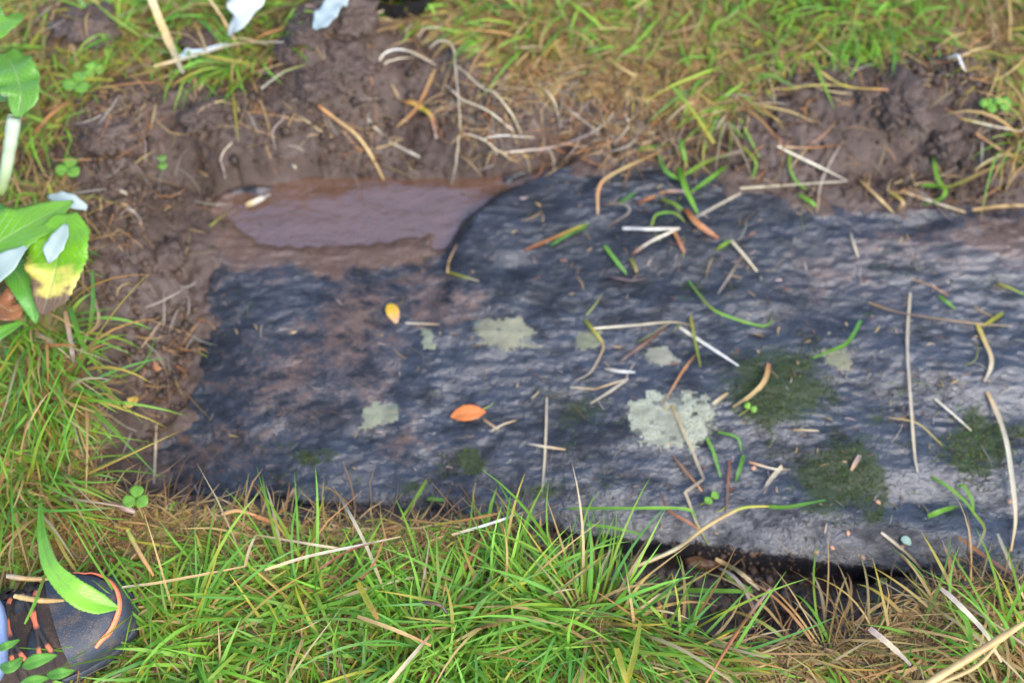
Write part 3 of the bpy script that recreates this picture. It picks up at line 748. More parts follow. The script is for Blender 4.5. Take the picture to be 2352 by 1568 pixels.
straw([(1954,535),(1963,565),(1971,592)], 3, ['grey','pale'], 'short faint straw near the top right of the stone', n=8)
straw([(2092,640),(2137,655),(2177,679)], 1.8, ['tan','orange'], 'thin arched brown straw above the tiny green blade')
straw([(1676,1058),(1673,1110),(1669,1175)], 3.2, ['rust','brown'], 'upright reddish brown stalk near the lower edge')
straw([(1543,1045),(1586,1095),(1613,1128)], 2.8, ['brown','orange'], 'brown stalk crossing the zigzag straw')
straw([(1720,1060),(1775,1076),(1815,1078)], 2.6, ['orange','cream','tan'], 'thin orange and white straw below the dark moss')
straw([(1796,1070),(1775,1095),(1755,1122)], 5, ['pale','grey'], 'short broad beige straw below the dark moss', n=8)
straw([(1975,1045),(1955,1080)], 5, ['pink','tan'], 'short pinkish stub on the lower moss', n=6)
gblade([(1765,1163),(1810,1164),(1895,1148)], 4, ['bright','green','blue'], 'level green blade pointing right at the lower edge')
gblade([(1708,1045),(1700,1075),(1690,1105)], 4.5, ['green','blue'], 'green blade left of the orange and white straw')
gblade([(2132,1185),(2165,1172),(2200,1163)], 5.5, ['bright','green'], 'left arm of the green sprig at the lower right')
gblade([(2140,1095),(2178,1118),(2215,1150),(2240,1182),(2262,1215),(2245,1258)], 3.6, ['green','bright','lime','olive','pale'], 'long curved stem of the green sprig at the lower right', arch=.014)
gblade([(2200,1120),(2212,1115),(2232,1148),(2236,1180)], 4, ['bright','green'], 'folded top blade of the green sprig at the lower right', arch=.012)
straw([(2024,1222),(2084,1272),(2124,1315)], 3, ['cream','straw','orange'], 'straw turning orange lying across the lower right edge')
straw([(2201,1232),(2284,1292),(2358,1338)], 4, ['orange','rust','orange'], 'orange stalk at the lower right corner of the stone', lift=.008, arch=.02)
straw([(2291,1225),(2324,1305),(2356,1385)], 3.4, ['pale','straw'], 'pale straw running off the lower right corner', lift=.008, arch=.015)
straw([(1700,433),(1820,425),(1944,417)], 3, ['pale','pale','cream'], 'lower arm of the folded straw on the right bank', lift=.003)
straw([(1946,416),(1870,378),(1786,337)], 3.4, ['cream','cream'], 'bright upper arm of the folded straw on the right bank', lift=.006)
straw([(1784,337),(1860,340),(1937,333)], 2.6, ['pale','orange','rust'], 'rusty straw joined to the tip of the folded straw', lift=.003)
gblade([(1817,343),(1814,383),(1831,420),(1861,440)], 4, ['olive','green','bright'], 'green blade hanging down the bank right of the straw tangle')
gblade([(1834,447),(1855,460),(1874,473)], 6.5, ['green','bright'], 'short broad green blade at the top edge of the stone')
straw([(1974,413),(2015,452),(2051,488)], 4, ['tan','straw'], 'tan straw pointing down to the top edge of the stone')
straw([(2044,440),(2074,467),(2054,493)], 5.5, ['yellow','tan','brown'], 'curled ochre blade at the foot of the right heap', arch=.012)
straw([(2072,440),(2145,465),(2217,488)], 3.8, ['tan','cream','straw'], 'straight straw at the foot of the right heap')
gblade([(2144,353),(2154,410),(2181,430),(2264,393),(2356,358)], 5, ['green','bright','olive','tan','straw'], 'long blade turning from green to tan on the right heap', lift=.004, arch=.012)
gblade([(2107,427),(2150,427),(2172,438),(2160,458),(2120,470)], 5, ['green','bright','green'], 'hooked green blade at the foot of the right heap', arch=.010)
straw([(2234,483),(2297,475),(2356,472)], 5, ['tan','straw'], 'tan blade along the top right edge of the stone')
straw([(1798,208),(1864,197),(1937,197)], 3.6, ['yellow','straw'], 'level yellow blade on the left of the right heap', lift=.006)
straw([(1857,143),(1937,197),(2041,207)], 3.4, ['tan','yellow','orange'], 'bent yellow straw over the left of the right heap', lift=.008)
straw([(1937,320),(1890,410),(1877,487)], 3, ['brown','grey','tan'], 'faint brown straw hanging behind the folded straw')
straw([(2167,137),(2201,127),(2214,160),(2228,168)], 3.4, ['white','white','cream'], 'small bent white straw on top of the right heap', arch=.012, sharp=True)
straw([(2207,273),(2280,290),(2358,305)], 3.2, ['yellow','cream','straw'], 'upper of two straws reaching in from the right edge over the heap', lift=.012)
straw([(2241,307),(2311,353),(2358,380)], 3.2, ['orange','straw','tan'], 'lower of two straws reaching in from the right edge over the heap', lift=.010)
straw([(2257,317),(2254,383)], 3, ['grey','grey'], 'faint grey straw upright on the right heap', n=8)
# -- the green and tan bunch falling over the top edge
gblade([(1453,347),(1500,338),(1543,330)], 4, ['bright','green'], 'level green blade left of the hanging green bunch')
straw([(1523,347),(1409,400),(1376,433),(1373,493)], 4.6, ['tan','straw','orange','tan'], 'long tan blade hanging down left from the green bunch', lift=.006, arch=.014)
gblade([(1513,357),(1529,393),(1560,413)], 5.5, ['blue','green'], 'left curved blade of the hanging green bunch', lift=.006, arch=.012)
gblade([(1563,320),(1570,350),(1577,382)], 5, ['blue','bright'], 'upright upper blade of the hanging green bunch', lift=.01, arch=.01)
gblade([(1705,348),(1629,370),(1573,402)], 6, ['pink','olive','bright'], 'broad blade reaching up right out of the green bunch', lift=.008, arch=.014)
gblade([(1668,383),(1630,412),(1589,440)], 5.5, ['green','bright'], 'lower right blade of the hanging green bunch', lift=.006, arch=.012)
gblade([(1560,385),(1579,443),(1602,490)], 7, ['green','bright','green'], 'thick green stalk of the bunch crossing onto the stone', lift=.006, arch=.010)
straw([(1513,445),(1540,440),(1572,440)], 5, ['orange','pink'], 'short salmon blade beside the green stalk')
straw([(1466,467),(1506,450)], 4.5, ['rust','orange'], 'short orange stub left of the salmon blade', n=8)
gblade([(1516,457),(1545,467),(1568,482)], 5, ['olive','green'], 'small olive blade under the salmon one')
gblade([(1423,467),(1459,443)], 4, ['green','blue'], 'small green blade near the top edge of the stone', n=8)
straw([(1383,470),(1436,470),(1443,490),(1393,520)], 2.6, ['brown','grey','brown'], 'thin brown loop of straw on the upper stone', arch=.01)
gblade([(1496,520),(1509,493),(1549,490),(1573,510)], 3.4, ['olive','bright','olive'], 'small arched green blade above the thick white straw', arch=.012)
straw([(1598,500),(1650,472),(1703,443)], 4, ['grey','pale'], 'grey straw slanting up right from the tangle', arch=.008)
gblade([(1706,337),(1736,373),(1729,410)], 4.5, ['olive','green'], 'curved green blade right of the hanging bunch')
straw([(1473,332),(1500,322),(1529,310)], 5, ['pale','orange'], 'short tan dead leaf at the turf edge above the stone')
gblade([(1546,200),(1590,255),(1640,330)], 5, ['bright','olive','yellow'], 'green blade drooping from the far turf towards the bunch', lift=.03, arch=.02)
# -- bank behind the stone
straw([(731,243),(780,280),(821,313),(855,362),(881,413)], 5.5, ['orange','tan','straw','tan'], 'long tan stalk lying down the bank above the water', lift=.004, tube=True)
straw([(841,270),(860,292),(880,312)], 3.2, ['grey','pale'], 'short grey straw right of the long tan stalk')
straw([(893,326),(930,345),(967,362)], 4.2, ['pale','grey','cream'], 'flat pale straw near the foot of the bank')
root([(871,140),(888,120),(915,115),(948,123),(981,140),(1003,150)], 4, ['cream','white','pale','pink'], 'pale hooked root curling on the mound', arch=.014)
root([(881,147),(908,137),(948,130)], 3, ['cream','pale'], 'short pale root under the hooked one')
root([(988,113),(1005,97),(1028,97),(1041,113),(1045,150),(1051,200),(1055,253),(1058,300)], 4, ['grey','pale','grey','pale'], 'arched greyish root that drops straight down the bank', arch=.012, n=22)
root([(1055,310),(1048,367),(1038,423)], 3.4, ['pale','grey'], 'straight greyish root reaching the water edge')
root([(1025,197),(1061,227),(1121,257),(1180,300)], 4.2, ['pink','pale','cream'], 'lower of two long pale roots slanting right down the bank', arch=.012)
root([(1051,153),(1105,200),(1138,217),(1178,265),(1200,310)], 4, ['grey','pale','pale'], 'upper of two long pale roots slanting right down the bank', arch=.014)
root([(1068,307),(1108,320),(1135,340),(1161,360),(1190,372)], 3.6, ['cream','pale','tan'], 'pale root zigzagging above the stone edge')
root([(1108,322),(1141,310),(1176,313),(1230,318)], 2.8, ['cream','white','pale'], 'thin whitish root branching right')
root([(1140,355),(1259,340),(1349,310),(1389,283),(1411,253)], 3.8, ['cream','pink','grey','pale'], 'long curved white and pink root above the top edge of the stone', arch=.012, n=20)
root([(1243,200),(1273,233),(1289,300)], 4, ['tan','pale','pink'], 'pale root standing on the bank in the middle')
root([(1436,263),(1443,290),(1403,340)], 4, ['pale','grey'], 'bent grey root right of the long curved one')
root([(1255,340),(1270,360),(1272,392)], 3.2, ['grey','pale'], 'small root bending down to the stone\'s top edge')
root([(798,73),(841,43),(888,23),(941,20),(985,33)], 3.6, ['tan','pale','pink','tan'], 'long arched brownish root across the top of the mound', arch=.012)
root([(960,90),(975,66),(1010,60),(1020,36)], 3, ['pink','pale','grey'], 'thin pinkish root under the boot')
root([(533,327),(510,353),(506,372),(514,390),(516,413)], 3, ['pale','pink','grey'], 'small curled root on the left soil bank')
root([(655,250),(648,275),(628,300),(632,345)], 3, ['brown','pink','grey'], 'brown root curl left of the long tan stalk')
straw([(668,375),(685,392)], 4, ['grey','pale'], 'grey stub on the left bank above the water', n=6)
straw([(275,438),(303,450)], 4.5, ['pale','pink'], 'pale stub on the far left bank', n=6)
straw([(290,475),(315,495),(330,530)], 4, ['grey','brown'], 'greyish stalk on the left wall of the hole')
straw([(482,520),(510,498),(545,482)], 2.4, ['olive','straw'], 'thin olive straw across the left end of the water', lift=.003)
straw([(565,472),(595,460),(622,447)], 7, ['straw','cream','white'], 'pale split blade floating at the left end of the water', lift=.003)
straw([(1028,628),(1032,600),(1050,560)], 3, ['tan','brown'], 'brown straw at the step edge of the stone')
straw([(1028,625),(1062,635),(1100,646)], 3.4, ['yellow','olive','grey'], 'yellow straw bent at the step edge of the stone')
straw([(930,742),(1010,745)], 2.2, ['cream','tan'], 'small level straw right of the yellow leaf', n=8)
straw([(1110,962),(1135,980),(1148,990)], 3.2, ['tan','grey'], 'straw stub right of the orange leaf', n=8)
straw([(1125,992),(1155,975),(1185,965)], 2.4, ['cream','tan'], 'thin straw crossing right of the orange leaf', n=8)
# -- left margin
gblade([(160,705),(187,782),(233,857)], 5.5, ['blue','green','olive'], 'broad dull green blade hanging into the left of the hole', lift=.02, arch=.015)
straw([(150,715),(163,789),(172,838)], 5, ['tan','pink','brown'], 'flat tan blade hanging at the left edge of the hole', lift=.025, arch=.01)
straw([(213,675),(227,729),(213,759),(187,772)], 3.2, ['grey','tan','tan'], 'curled tan blade under the mottled leaf', lift=.012, arch=.014)
gblade([(243,862),(287,862),(333,832),(357,775)], 2.4, ['olive','bright','blue'], 'thin green arc on the left wall of the hole', arch=.012)
gblade([(200,836),(225,818),(254,800)], 2.2, ['bright','green'], 'thin short green blade crossing the broad dull one', lift=.03)
straw([(213,905),(247,909),(277,939)], 6, ['olive','tan','straw'], 'curled dry olive blade left of the small yellow leaf', arch=.010)
straw([(343,829),(358,842),(373,857)], 7, ['rust','orange'], 'short rusty scrap on the left silt', n=8)
straw([(354,1110),(357,1040),(360,975)], 2.8, ['grey','pale'], 'upright grey straw at the left tip of the stone')
gblade([(205,770),(214,700),(212,620)], 5, ['olive','blue','blue'], 'upright bluish blade right of the mottled leaf', lift=.018, arch=.01)
straw([(80,308),(110,270),(160,230)], 4.5, ['rust','orange','rust'], 'orange stalk in the weeds of the far left corner', lift=.012, tube=True)
straw([(340,-20),(373,63),(422,168)], 10, ['pale','straw','pale'], 'broad pale flat stalk leaning in from the top edge', lift=[.075,.05,.02], arch=0)
straw([(353,153),(443,130),(530,104),(588,98),(652,98)], 4, ['straw','cream','tan','cream'], 'long straw across the grass left of the tall mound', lift=.022, arch=.01)
straw([(600,205),(650,168),(700,150)], 4, ['cream','olive'], 'pale blade at the left foot of the tall mound', lift=.012)
straw([(1000,160),(960,245),(912,292)], 5, ['tan','orange','tan'], 'orange dead blade on the right side of the mound', lift=.006)
straw([(925,235),(955,240),(985,262)], 7, ['orange','yellow'], 'orange and yellow dead leaf scrap on the mound', lift=.006)
straw([(975,250),(995,275),(1003,318)], 6, ['yellow','orange','pink'], 'broad dead blade hanging below the orange scrap', lift=.005)
# -- in and over the near turf
straw([(280,1348),(367,1337),(563,1300)], 2.8, ['pale','straw','tan'], 'long straw running right from the shoe toe', lift=.05, arch=.005, group=G_TF)
straw([(563,1300),(572,1265),(586,1230)], 3, ['tan','pale'], 'upright link of the bent straw right of the shoe', lift=.05, arch=0, group=G_TF, n=8)
straw([(586,1228),(731,1252),(805,1262)], 2.6, ['tan','pale','tan'], 'upper arm of the bent straw right of the shoe', lift=.05, arch=.005, group=G_TF)
straw([(608,1308),(705,1278),(821,1253),(921,1232)], 3, ['straw','pale','cream','straw'], 'long bright straw across the near turf edge', lift=.05, arch=.006, group=G_TF)
straw([(998,1205),(1081,1192),(1185,1170)], 3, ['olive','orange','tan'], 'orange straw along the near edge of the stone', lift=.035, group=G_TF)
straw([(1038,1228),(1120,1204),(1212,1173)], 2.8, ['straw','white','cream'], 'white straw along the near edge of the stone', lift=.035, group=G_TF)
straw([(781,1138),(841,1252),(881,1352)], 3.4, ['grey','pale','tan'], 'pale straw standing across the near edge of the stone', lift=.04, group=G_TF)
straw([(735,1305),(801,1265),(881,1238)], 2.4, ['rust','rust'], 'thin dark red stalk in the near turf', lift=.052, group=G_TF)
straw([(830,1330),(860,1292),(881,1240)], 2.8, ['rust','orange'], 'thin orange stalk joining the dark red one', lift=.05, group=G_TF)
gblade([(981,1102),(955,1145),(921,1192)], 4, ['olive','bright','olive'], 'single green blade standing over the near edge of the stone', lift=.02, arch=.012)
gblade([(981,1145),(1021,1148)], 4.5, ['bright','blue'], 'short mint green scrap on the stone near the turf', n=6)
straw([(588,1185),(625,1198),(664,1214)], 6, ['orange','rust'], 'brown stalk at the near left edge of the stone', lift=.02, tube=True, group=G_TF)
straw([(510,1180),(545,1172),(588,1183)], 5, ['tan','orange'], 'bent tan stalk end at the near left edge', lift=.03, tube=True, group=G_TF)
straw([(655,1172),(662,1150),(676,1120)], 3.6, ['rust','tan'], 'short reddish stalk standing on the near left edge', lift=.012, group=G_TF)
straw([(821,1415),(905,1445),(990,1482)], 3.8, ['tan','straw','orange'], 'tan stalk lying in the green turf at the bottom', lift=.055, group=G_TF)
straw([(888,1575),(948,1505),(990,1456)], 4, ['straw','pale','orange'], 'straw slanting out of the bottom edge', lift=.055, group=G_TF)
straw([(971,1382),(1000,1386),(1015,1392),(1028,1410)], 4.5, ['dark','brown','dark'], 'dark bent twig in the bright green turf', lift=.055, tube=True, group=G_TF, name='twig')
straw([(821,1338),(845,1380),(868,1422)], 6, ['yellow','olive','orange'], 'yellow blade in the bright green turf', lift=.055, group=G_TF)
straw([(293,1218),(320,1268),(353,1322)], 6, ['olive','tan','orange'], 'brownish stalk above the shoe toe', lift=.035, tube=True, group=G_TF)
straw([(240,1152),(275,1162),(310,1176)], 9, ['brown','brown','pink'], 'stout brown stick end at the left near corner of the stone', lift=.012, tube=True, name='stick', cat='stick', group=None)
straw([(1449,1305),(1549,1262),(1613,1215),(1669,1182),(1709,1165),(1765,1162)], 5, ['straw','pale','straw','tan','olive','yellow'], 'long jointed stem reaching from the near turf over the stone', lift=[.035,.03,.035,.04,.035,.02], tube=True, group=G_TF, n=22)
straw([(1516,1132),(1536,1172),(1579,1198),(1609,1218)], 3.6, ['brown','rust','orange'], 'orange stalk joining the long jointed stem', lift=.012, arch=.012, group=G_TF)
gblade([(1306,1168),(1443,1167),(1573,1168),(1600,1190)], 3.4, ['green','bright','green'], 'long level green blade over the near edge of the stone', lift=[.05,.05,.045,.03])
gblade([(1346,1205),(1410,1212),(1478,1228)], 3.4, ['bright','green'], 'short level green blade just below the long level one', lift=[.06,.05,.03])
straw([(1643,1283),(1696,1312),(1745,1354)], 5, ['tan','straw','pale'], 'upper straw growing from the dug root lump', lift=.014, arch=.014, group=G_TF)
straw([(1649,1302),(1689,1328),(1723,1378),(1741,1440)], 4, ['pale','pink','tan'], 'lower straw growing from the dug root lump', lift=.014, arch=.014, group=G_TF)
straw([(1768,1352),(1709,1428),(1669,1488),(1620,1570)], 4.4, ['pink','orange','rust','orange'], 'long reddish stem slanting down to the bottom edge', lift=[.03,.04,.05,.06], tube=True, group=G_TF)
gblade([(1576,1355),(1729,1358)], 5, ['green','bright'], 'green blade lying level on the near soil', lift=.02)
gblade([(1729,1357),(1690,1335),(1656,1315)], 4, ['green','olive'], 'folded back green blade above the level one', lift=.02)
gblade([(1416,1488),(1428,1530),(1440,1568)], 6, ['yellow','olive','yellow'], 'left limb of the yellow V shaped blade at the bottom', lift=.065)
gblade([(1440,1568),(1458,1500),(1470,1425)], 6, ['yellow','olive','olive'], 'right limb of the yellow V shaped blade at the bottom', lift=.065)
straw([(2125,1572),(2215,1516),(2297,1465),(2360,1424)], 9, ['straw','tan','straw'], 'thick tan stem across the lower right corner', lift=.075, tube=True, group=G_TF)
straw([(2140,1575),(2240,1530),(2300,1468)], 5, ['tan','straw'], 'thinner tan stem under the thick one in the lower right corner', lift=.065, tube=True, group=G_TF)
straw([(1997,1442),(2045,1482),(2092,1527)], 6, ['pink','pale','pink'], 'pinkish dry blade in the straw at the lower right', lift=.055, group=G_TF)
straw([(2160,1350),(2200,1385),(2260,1450),(2300,1520)], 5, ['pink','cream','straw'], 'pale dry blade flowing down through the straw at the lower right', lift=.05, group=G_TF)
gblade([(2200,1400),(2225,1440),(2230,1510)], 5, ['bright','green'], 'green blade among the straw at the lower right', lift=.055)

# dark twig on the stone
tw = strip('twig', [(1393,634),(1420,639),(1450,644),(1486,637)], .0065, [(.030,.018,.020),(.055,.035,.038),(.028,.016,.016)], .004, .002, tube=True)
tag(tw, 'dark purple brown twig lying on the upper stone', 'twig')
strip('twig_fork', [(1452,640),(1462,632),(1468,628)], .005, [(.04,.022,.02)], .006, .001, tube=True, n=6, parent=tw)

# root lump
rl = surf(np.array([1612.]), np.array([1296.]))[0]
import bmesh
from mathutils import noise as mn
bm = bmesh.new(); bmesh.ops.create_icosphere(bm, subdivisions=3, radius=1)
for v_ in bm.verts:
    k = 1+.35*mn.noise(v_.co*2)+.15*mn.noise(v_.co*6); v_.co = Vector((v_.co.x*.019, v_.co.y*.007, v_.co.z*.008))*k
me = bpy.data.meshes.new('root_lump'); bm.to_mesh(me); bm.free(); me.materials.append(STEM)
ca = me.color_attributes.new('Col', 'FLOAT_COLOR', 'POINT'); ca.data.foreach_set('color', np.tile([.14,.07,.035,1], len(me.vertices)).astype(np.float32))
ro_ = bpy.data.objects.new('root_lump', me); C.objects.link(ro_); ro_.location = (rl[0], rl[1], rl[2]+.006); ro_.rotation_euler = (0, 0, -.15); tag(ro_, 'brown root lump dug out below the near edge of the stone', 'root')

# ------------------------------------------------------------------ grass tufts (countable tussocks)
def tuft(u, v, n, L, spread, label, gfrac=.75, flow=None, name='grass_tuft', wid=(.0022, .004), lean=(.45, 1.2), up=0.):
    p = surf(np.array([float(u)]), np.array([float(v)]))[0]
    a = RNG.uniform(0, 2*PI, n); r = spread*np.sqrt(RNG.random(n))
    x = p[0]+r*np.cos(a); y = p[1]+r*np.sin(a)*.7
    az = a+RNG.normal(0, .5, n)
    if flow is not None: az = np.where(RNG.random(n) < .55, flow+RNG.normal(0, .5, n), az)
    isg = RNG.random(n) < gfrac
    c0 = np.where(isg[:, None], pick(['green', 'olive', 'blue'], [4, 3, 2], n), pick(['tan', 'straw', 'brown'], [4, 4, 1], n))
    c1 = np.where(isg[:, None], pick(['bright', 'green', 'blue', 'yellow', 'orange'], [6, 4, 3, 1, .5], n), pick(['straw', 'orange', 'pale', 'yellow'], [5, 2, 2, 2], n))
    e0 = RNG.uniform(lean[0], lean[1], n); e1 = e0-RNG.uniform(.6, 1.9, n)
    V, Fc, cc = blades(np.c_[x, y, H(x, y)-.002], az, L*np.clip(RNG.lognormal(0, .35, n), .4, 1.8), e0, e1, RNG.uniform(*wid, n), c0, c1, K=8, curl=RNG.normal(0, .4, n))
    o = mesh_np(name, V-p.astype(float), Fc, GRASS, col=cc); o.location = p
    tag(o, label, 'grass tuft', 'tufts of longer grass round the hole')
tuft(1345, 1420, 260, .090, .055, 'biggest tussock of long green grass reaching over the near edge of the stone', .78)
tuft(1150, 1400, 150, .075, .050, 'green tuft left of the biggest tussock', .85)
tuft(1540, 1520, 150, .085, .055, 'green and yellow tuft right below the biggest tussock', .6, flow=-.5)
tuft(1000, 1480, 150, .09, .055, 'low bright green tuft at the bottom middle', .9)
tuft(700, 1400, 160, .085, .06, 'short green tuft right of the shoe', .85)
tuft(420, 1480, 130, .09, .05, 'green tuft growing against the side of the shoe', .85)
tuft(1960, 1530, 190, .085, .07, 'dry straw tuft at the bottom right', .25, flow=-.6, lean=(.1, .7))
tuft(2240, 1455, 190, .085, .07, 'dry straw tuft below the lower right corner of the stone', .2, flow=-.9, lean=(.1, .7))
tuft(2350, 1530, 110, .10, .04, 'dark green tuft in the lower right corner', .92)
tuft(105, 900, 130, .09, .045, 'long green tuft on the left edge beside the hole', .72, flow=-1.2)
tuft(90, 760, 100, .09, .045, 'green and brown tuft under the mottled leaf', .6, flow=-1.1)
tuft(60, 1120, 110, .09, .05, 'thin tuft above the curved bright leaf', .65, flow=-1.0)
tuft(1230, 60, 110, .07, .05, 'orange and green tuft near the boot', .45, flow=-2.2)
tuft(1650, 215, 90, .065, .04, 'tuft of tan and green grass drooping between the two banks', .35, flow=-2.4, lean=(.2,.7))
tuft(2330, 130, 100, .09, .04, 'straw coloured tuft drooping over the right heap', .25, flow=-1.1, lean=(.2,.8))
tuft(2360, 330, 40, .07, .03, 'thin dry tuft at the right edge above the stone', .35, flow=-2.6)
tuft(1950, 30, 130, .07, .07, 'fresh green tuft at the top right', .92)
tuft(560, 150, 90, .07, .04, 'small green tuft left of the tall mound', .75, flow=-2.4)
tuft(300, 60, 90, .09, .04, 'green tuft behind the broad pale stalk', .7)
tuft(440, 20, 80, .09, .04, 'leafy green tuft left of the white crumpled leaf', .85)

# ------------------------------------------------------------------ leaves
def leaf_mesh(name, P3, half, top, bot, mat, parent=None, fold=.25, serr=0., nx=9, tint=None, wave=.0, thick=.0005):
    """P3 midrib points (n,3); half (n,) half widths; top / bot colours along the midrib (list)"""
    n = len(P3); T, S, Nn = frame(P3); t = np.linspace(0, 1, n)
    a = np.linspace(-1, 1, nx)
    hw = half*(1+serr*np.where(np.arange(n) % 2, 1, -1))
    camber = (fold*np.abs(a)[None]-.25*fold*(a**2)[None])*hw[:, None]+wave*np.sin(t*21+1)[:, None]*np.abs(a)[None]**1.5*hw[:, None]+wave*.6*np.sin(t*13)[:, None]*a[None]*hw[:, None]
    V = P3[:, None]+S[:, None]*(a[None]*hw[:, None])[..., None]+Nn[:, None]*camber[..., None]
    def grad(cols): 
        cs = np.stack([PAL[c] if isinstance(c, str) else np.array(c) for c in cols]); return np.stack([np.interp(t, np.linspace(0, 1, len(cs)), cs[:, k]) for k in range(3)], 1)
    ct = np.repeat(grad(top)[:, None], nx, 1)
    if tint is not None: ct = tint(ct, t[:, None], a[None], V)
    cb = np.repeat(grad(bot)[:, None], nx, 1)
    V2 = V-Nn[:, None]*thick
    VV = np.concatenate([V.reshape(-1, 3), V2.reshape(-1, 3)]); f = gridfaces(n, nx); off = n*nx
    i = np.arange(n*nx).reshape(n, nx); rim = np.r_[i[0], i[1:, -1], i[-1, -2::-1], i[-2:0:-1, 0]]; rj = np.roll(rim, -1)
    FF = np.concatenate([f, f[:, ::-1]+off, np.stack([rim, rim+off, rj+off, rj], -1)])
    uv = np.stack(np.broadcast_arrays(a[None]*.5+.5, t[:, None]), -1).reshape(-1, 2)
    return mesh_np(name, VV, FF, mat, parent, col=np.concatenate([ct.reshape(-1, 3), cb.reshape(-1, 3)]), uv=np.concatenate([uv, uv]))

def leaf(name, pts, half_px, lift, top, bot, mat, parent=None, n=26, **k):
    uv = cat_rom(pts, n); t = np.linspace(0, 1, n)
    l = np.interp(t, np.linspace(0, 1, len(lift)), lift)
    P = surf(uv[:, 0], uv[:, 1], l)
    z = P[:, 2]
    for _ in range(8): z = np.r_[z[0], (z[:-2]+z[1:-1]*2+z[2:])/4, z[-1]]
    P = at(uv[:, 0], uv[:, 1], z)
    px = np.linalg.norm(at(uv[:, 0]+1, uv[:, 1], z)-P, axis=1)
    hw = np.interp(t, np.linspace(0, 1, len(half_px)), half_px)*px
    return leaf_mesh(name, P, np.maximum(hw, .0004), top, bot, mat, parent, **k)

# fallen leaves
tag(leaf('fallen_leaf', [(1034,957),(1060,950),(1085,947),(1116,945)], [1,14,20,20,15,2], [.003,.007,.008,.004], [(.62,.16,.03),(.72,.21,.045),(.58,.14,.03)], ['orange'], DRYLEAF, fold=.22, serr=.04), 'bright orange beech leaf lying on the middle of the stone', 'leaf', 'small fallen autumn leaves')
o = tag(leaf('fallen_leaf', [(893,698),(900,712),(906,727),(911,742)], [5,14,15,10,4], [.004,.007,.005,.003], [(.72,.46,.02),(.70,.38,.02),(.62,.30,.08),(.55,.38,.25)], ['yellow'], DRYLEAF, fold=.3), 'small yellow leaf with brown tip on the left of the stone', 'leaf', 'small fallen autumn leaves')
tag(leaf('fallen_leaf', [(286,936),(296,926),(306,917),(311,909)], [4,13,14,10,2], [.004,.007,.006,.003], [(.74,.48,.10),(.76,.46,.08)], ['yellow'], DRYLEAF, fold=.25), 'small golden leaf on the soil at the left of the hole', 'leaf', 'small fallen autumn leaves')
tag(leaf('fallen_leaf', [(2010,1338),(2024,1336),(2040,1328)], [3,11,9,2], [.004,.008,.006], [(.42,.36,.08),(.30,.26,.06)], ['olive'], DRYLEAF, fold=.2), 'small yellowish leaf on the near soil below the stone', 'leaf', 'small fallen autumn leaves')
tag(leaf('fallen_leaf', [(2070,1236),(2081,1240),(2092,1250)], [4,10,9,3], [.004,.006,.005], [(.40,.55,.42),(.34,.48,.36)], ['grey'], DRYLEAF, fold=.2), 'tiny pale mint leaf near the lower right edge of the stone', 'leaf', 'small fallen autumn leaves')

# little tan seeds on the stone
seed_lab = {(2016,1153): 'tan seed at the foot of the lower moss', (1947,1225): 'pale tan seed alone on the bright near slope of the stone', (1874,1268): 'tan seed nearest the left on the lower edge of the stone',
            (1981,1280): 'tan seed at the lower edge under the orange-tipped straw', (1911,1258): 'dull tan seed between two others at the lower edge', (2071,1257): 'tan seed below the tiny mint leaf', (2317,1152): 'tan seed beside the thick cream straw',
            (1730,1075): 'pale seed by the orange and white straw'}
for (u, v), lab in seed_lab.items():
    p = surf(np.array([float(u)]), np.array([float(v)]))[0]
    a = np.linspace(0, 2*PI, 10, endpoint=False); vs = []; 
    for zz, rr in ((-.4, .6), (0, 1.), (.45, .8), (.75, .35)):
        vs += [(np.cos(q)*rr*.0036, np.sin(q)*rr*.0025*(1+.15*np.cos(q)), zz*.0014) for q in a]
    vs = np.array(vs); f = []
    for r_ in range(3):
        for q in range(10): f.append((r_*10+q, r_*10+(q+1) % 10, r_*10+10+(q+1) % 10, r_*10+10+q))
    f += [(30, 31, 32, 33), (30, 33, 34, 35), (30, 35, 36, 37), (30, 37, 38, 39)]
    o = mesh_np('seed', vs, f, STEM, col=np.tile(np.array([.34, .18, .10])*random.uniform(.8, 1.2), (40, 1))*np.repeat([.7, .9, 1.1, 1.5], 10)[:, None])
    o.location = (p[0], p[1], p[2]+.0012); o.rotation_euler = (0, 0, random.random()*3); tag(o, lab, 'seed', 'small tan seeds on the stone')

# clover sprigs
def clover(u, v, r, label, n=3, col='bright', lift=.008):
    p = surf(np.array([float(u)]), np.array([float(v)]))[0]; root_ = empty('clover', p); tag(root_, label, 'clover', 'small clover sprigs')
    ro = random.random()*6
    for k in range(n):
        a = ro+k*2*PI/n+random.uniform(-.2, .2); t = np.linspace(0, 1, 7)
        P3 = np.stack([np.cos(a)*r*(.1+1.7*t), np.sin(a)*r*(.1+1.7*t), lift+.0015*np.sin(t*3)], 1)
        leaf_mesh('leaflet', P3, r*np.array([.15, .55, .82, .95, .9, .65, .2]), [col, 'green'], ['olive'], LEAF, root_, fold=.2, nx=7)
    t = np.linspace(0, 1, 6); P = np.stack([-.012*(1-t), -.006*(1-t), lift*t], 1); T, S, Nn = frame(P); k_ = 5; a = np.arange(k_)/k_*2*PI
    V = P[:, None]+(S[:, None]*np.cos(a)[None, :, None]+Nn[:, None]*np.sin(a)[None, :, None])*.0006
    i = np.arange(30).reshape(6, 5); j = np.roll(i, -1, 1); mesh_np('stem', V, np.stack([i[:-1], j[:-1], j[1:], i[1:]], -1).reshape(-1, 4), STEM, root_, col=np.tile(PAL['olive'], (30, 1)))
clover(1631,1148,.0052,'bright green clover sprig on the stone by the near edge', 2, 'lime')
clover(2262,258,.0068,'left clover sprig on the right heap', 3, 'bright', .014)
